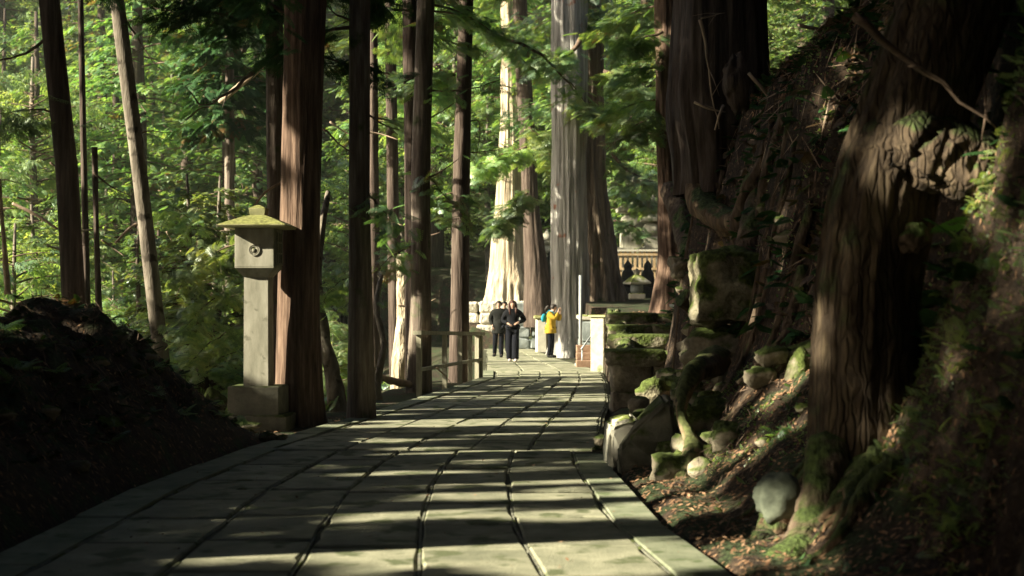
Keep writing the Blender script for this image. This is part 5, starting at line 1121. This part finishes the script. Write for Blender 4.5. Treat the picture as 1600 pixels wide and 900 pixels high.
def person(loc, rz, label, J, col, h=1.65, hair='hair', long_hair=False, coat_len=.85, shoe='dshoe', wide=False, group=None, bag=None):
    """J: joint positions for a 1.65 m figure facing -y; all in metres"""
    o = empty('person', loc, label, 'person', group, rz); s = h/1.65; o.scale = (s, s, s)
    N = []; E = []
    def add(p, r, par=None):
        N.append((p, r if isinstance(r, tuple) else (r, r)))
        if par is not None: E.append((par, len(N)-1))
        return len(N)-1
    lean = J.get('lean', 0)
    pel = add((0, 0, .90), (.145, .10)); wa = add((0, lean*.3, 1.06), (.12, .085), pel); ch = add((0, lean*.7, 1.24), (.15, .10), wa); nb = add((0, lean, 1.38), (.075, .065), ch)
    nk = add((0, lean+J.get('hd', 0)*.4, 1.435), (.05, .052), nb); hb = add((0, lean+J.get('hd', 0), 1.49), (.062, .075), nk); hm = add((0, lean+J.get('hd', 0)-.003, 1.56), (.078, .092), hb); ht = add((0, lean+J.get('hd', 0)+.01, 1.625), (.058, .068), hm)
    hands = []
    for sd in ('l', 'r'):
        sh, el, wr = J['sh'+sd], J['el'+sd], J['wr'+sd]
        a = add(sh, .055, ch); b_ = add(el, .042, a); c = add(wr, .026, b_)
        d = (Vector(wr)-Vector(el)).normalized(); side = d.cross(Vector((0, 0, 1)) if abs(d.z) < .8 else Vector((0, 1, 0))).normalized(); nrm = d.cross(side)
        pm = add(tuple(Vector(wr)+d*.05), (.036, .018), c)
        for q, (off, ln) in enumerate(((-.03, .062), (-.010, .072), (.010, .068), (.03, .054))):
            f1 = add(tuple(Vector(wr)+d*.095+side*off), .0095, pm); f2 = add(tuple(Vector(wr)+d*(.095+ln*.5)+side*off*1.1+nrm*.012), .0085, f1); add(tuple(Vector(wr)+d*(.09+ln*.9)+side*off*1.1+nrm*.034), .0075, f2)
        tb = add(tuple(Vector(wr)+d*.045-side*.042+nrm*.01), .010, pm); add(tuple(Vector(wr)+d*.085-side*.055+nrm*.02), .0085, tb)
    for sd in ('l', 'r'):
        a = add(J['hip'+sd], .082, pel); k = add(J['kn'+sd], .05, a); an = add(J['an'+sd], .030, k)
        f = J['ft'+sd]; add(f, (.022, .016), an)
    body = skin_mesh('body', N, E, MP['skin'], o)
    hy = lean+J.get('hd', 0)
    # face
    fm_ = MB()
    for sx in (-.031, .031): fm_.lathe((sx, hy-.083, 1.565), [(.002, -.006), (.011, 0), (.002, .006)], 8)
    fm_.build('eyes', MP['eye'], o)
    MB().lathe((0, hy-.090, 1.525), [(.006, .045), (.012, .02), (.017, .008), (.010, 0)], 8).build('nose', MP['skin'], o)
    MB().lathe((0, hy-.080, 1.503), [(.003, -.006), (.024, 0), (.003, .006)], 10, 1, .45).build('mouth', MP['lips'], o)
    for sx in (-1, 1): MB().lathe((sx*.078, hy+.005, 1.545), [(.003, -.025), (.014, 0), (.016, .02), (.003, .033)], 8, .5, 1).build('ear', MP['skin'], o)
    # hair cap: shell over back and top of the head
    hm_ = MB(); n = 20
    vs = []; fs = []
    for i in range(9):
        ph = -.55+(math.pi/2+.55)*i/8
        for j in range(n):
            a = 2*math.pi*j/n; front = max(0, -math.sin(a)); lift = front*max(0, (.55-ph))*.5 if ph < .55 else 0
            r = math.cos(ph)*(1-.5*front*(ph < .5)*min(1, (.5-ph)/.7))
            vs.append((r*.098*math.cos(a), hy+.012+r*.108*math.sin(a), 1.565+.096*math.sin(ph)))
    for i in range(8):
        for j in range(n): fs.append((i*n+j, i*n+(j+1) % n, (i+1)*n+(j+1) % n, (i+1)*n+j))
    hm_.add(vs, fs, True); hair_o = hm_.build('hair', MP[hair], o)
    if long_hair:
        for sx in (-1, 1): MB().tube([(sx*.05, hy+.02, 1.63), (sx*.088, hy+.0, 1.56), (sx*.095, hy-.02, 1.47), (sx*.085, hy-.07, 1.37), (sx*.075, hy-.095, 1.27)], [.03, .034, .036, .036, .018], 10).build('hair_strand', MP[hair], hair_o)
        MB().tube([(0, hy+.07, 1.6), (0, hy+.09, 1.5), (0, hy+.1, 1.38), (0, hy+.1, 1.28)], [.06, .07, .075, .04], 12).build('hair_back', MP[hair], hair_o)
    # jacket: torso + sleeves, one skinned surface; hem flares
    N2 = []; E2 = []; N, E = N2, E2
    def add2(p, r, par=None):
        N2.append((p, r if isinstance(r, tuple) else (r, r)))
        if par is not None: E2.append((par, len(N2)-1))
        return len(N2)-1
    c0 = add2((0, lean*.3, 1.06), (.19, .15)); c1 = add2((0, lean*.7, 1.25), (.205, .155), c0); c2 = add2((0, lean, 1.39), (.10, .085), c1); add2((0, lean+.005, 1.44), (.07, .07), c2)
    c3 = add2((0, 0, .92), (.18, .14), c0); c4 = add2((0, .0, coat_len), (.19, .15), c3)
    for sd in ('l', 'r'):
        sh, el, wr = Vector(J['sh'+sd]), Vector(J['el'+sd]), Vector(J['wr'+sd])
        a = add2(tuple(sh), .095, c1); m1 = add2(tuple(sh*.45+el*.55), .084, a); b_ = add2(tuple(el), .078, m1); add2(tuple(el+(wr-el)*.95), .048, b_)
    jk = skin_mesh('jacket', N2, E2, MP[col], o)
    hh_ = .99-coat_len; MB().lathe((0, .0, coat_len), [(.235, 0), (.232, .02), (.222, hh_*.5), (.20, hh_), (.17, hh_+.10)], 20, .92, .78).build('hem', MP[col], jk)
    N3 = []; E3 = []
    def add3(p, r, par=None):
        N3.append((p, r if isinstance(r, tuple) else (r, r)))
        if par is not None: E3.append((par, len(N3)-1))
        return len(N3)-1
    p0 = add3((0, 0, .93), (.15, .11))
    for sd in ('l', 'r'):
        hp, kn, an = Vector(J['hip'+sd]), Vector(J['kn'+sd]), Vector(J['an'+sd])
        wl = 1.35 if wide else 1.0
        a = add3(tuple(hp), .098*min(wl, 1.1), p0); k = add3(tuple(kn), .078*wl, a); e_ = add3(tuple(kn+(an-kn)*.9), .064*(1.6 if wide else 1), k); add3(tuple(kn+(an-kn)*(1.13 if wide else 1.1)), .064*(1.6 if wide else 1), e_)
    skin_mesh('trousers', N3, E3, MP['navy'], o)
    for sd in ('l', 'r'):
        an, ft = Vector(J['an'+sd]), Vector(J['ft'+sd]); d = (ft-an); d.z = 0; d.normalize()
        b0 = an-d*.06; b0.z = an.z-.045
        toe = ft+d*.05; toe.z = ft.z-.005
        skin_mesh('shoe', [(tuple(b0), (.05, .048)), (tuple((b0+toe)/2+Vector((0, 0, .005))), (.055, .05)), (tuple(toe), (.052, .036))], [(0, 1), (1, 2)], MP[shoe], o, 1)
    return o
# woman: walking towards the camera, hands at the waist
JW = dict(shl=(-.175, 0, 1.345), ell=(-.265, .05, 1.10), wrl=(-.13, -.13, 1.03), shr=(.175, 0, 1.345), elr=(.33, .06, 1.12), wrr=(.14, -.12, 1.06),
          hipl=(-.085, 0, .88), knl=(-.075, .01, .48), anl=(-.07, .10, .10), ftl=(-.075, 0, .045), hipr=(.085, 0, .88), knr=(.07, -.10, .50), anr=(.06, -.17, .10), ftr=(.06, -.28, .045))
person((wx(801, 38.4), 38.4, .022), R(4), 'woman in black jacket and wide black trousers walking towards the viewer', JW, 'black', 1.66, 'hair2', True, .93, 'shoe', True)
JM = dict(shl=(-.18, 0, 1.345), ell=(-.25, .04, 1.09), wrl=(-.17, -.09, .93), shr=(.18, 0, 1.345), elr=(.24, .06, 1.09), wrr=(.18, -.02, .86),
          hipl=(-.085, 0, .88), knl=(-.10, -.06, .50), anl=(-.13, .06, .12), ftl=(-.14, -.04, .06), hipr=(.085, 0, .88), knr=(.08, -.04, .48), anr=(.08, -.03, .09), ftr=(.08, -.14, .045))
person((wx(779, 41), 41.8, .022), R(-6), 'man in long charcoal coat walking left of the woman', JM, 'coat', 1.66, 'hair', False, .70)
JB = dict(JM); person((wx(788, 45), 45.5, .022), R(3), 'walker almost hidden behind the woman and the man', JB, 'coat', 1.66, 'hair', False, .80)
JY = dict(shl=(-.17, -.02, 1.34), ell=(-.19, -.22, 1.20), wrl=(-.08, -.27, 1.42), shr=(.17, -.02, 1.34), elr=(.19, -.24, 1.17), wrr=(.07, -.29, 1.38), lean=-.05, hd=-.06,
          hipl=(-.085, 0, .88), knl=(-.08, -.02, .48), anl=(-.09, .03, .10), ftl=(-.09, -.08, .045), hipr=(.085, 0, .88), knr=(.08, -.03, .48), anr=(.09, .0, .10), ftr=(.09, -.12, .045))
yp = person((wx(861, 41), 41.5, .022), R(72), 'person in yellow jacket raising both hands to the face beside the giant cedar', JY, 'yellow', 1.56, 'hair', False, .76)
MB().tube([(0, .04, 1.60), (0, .10, 1.58), (0, .16, 1.50), (0, .17, 1.40)], [.035, .042, .04, .012], 10).build('ponytail', MP['hair'], yp)
MB().lathe((0, -.05, 1.40), [(.085, 0), (.095, .03), (.07, .07)], 14).build('collar', MP['scarf'], yp)
bp = empty('backpack', yp.location, 'teal backpack worn by the person in yellow', 'backpack', rz=yp.rotation_euler.z)
o = skin_mesh('bag_body', [((0, .20, 1.03), (.13, .07)), ((0, .22, 1.16), (.14, .09)), ((0, .17, 1.30), (.11, .06))], [(0, 1), (1, 2)], MP['teal'], bp, 2)
for sx in (-.10, .10): MB().tube([(sx, .10, 1.30), (sx, .02, 1.385), (sx, -.12, 1.33), (sx, -.15, 1.15), (sx, .0, 1.0), (sx, .12, 1.0)], .014, 6).build('strap', MP['teal'], bp)

# ------------------------------------------------------------------ thin air haze under the trees
hb_ = MB().box((0, 150, 22), (600, 520, 70)); hz_m, nt, nd, lk = new_mat('haze')
vo = nd.new('ShaderNodeVolumePrincipled'); vo.inputs['Density'].default_value = .00035; vo.inputs['Color'].default_value = (.9, .95, .85, 1); vo.inputs['Anisotropy'].default_value = .2
oo = nd.new('ShaderNodeOutputMaterial'); lk.new(vo.outputs[0], oo.inputs['Volume'])
o = hb_.build('haze', hz_m); tag(o, 'thin bright haze hanging between the trees', 'haze', kind='stuff')
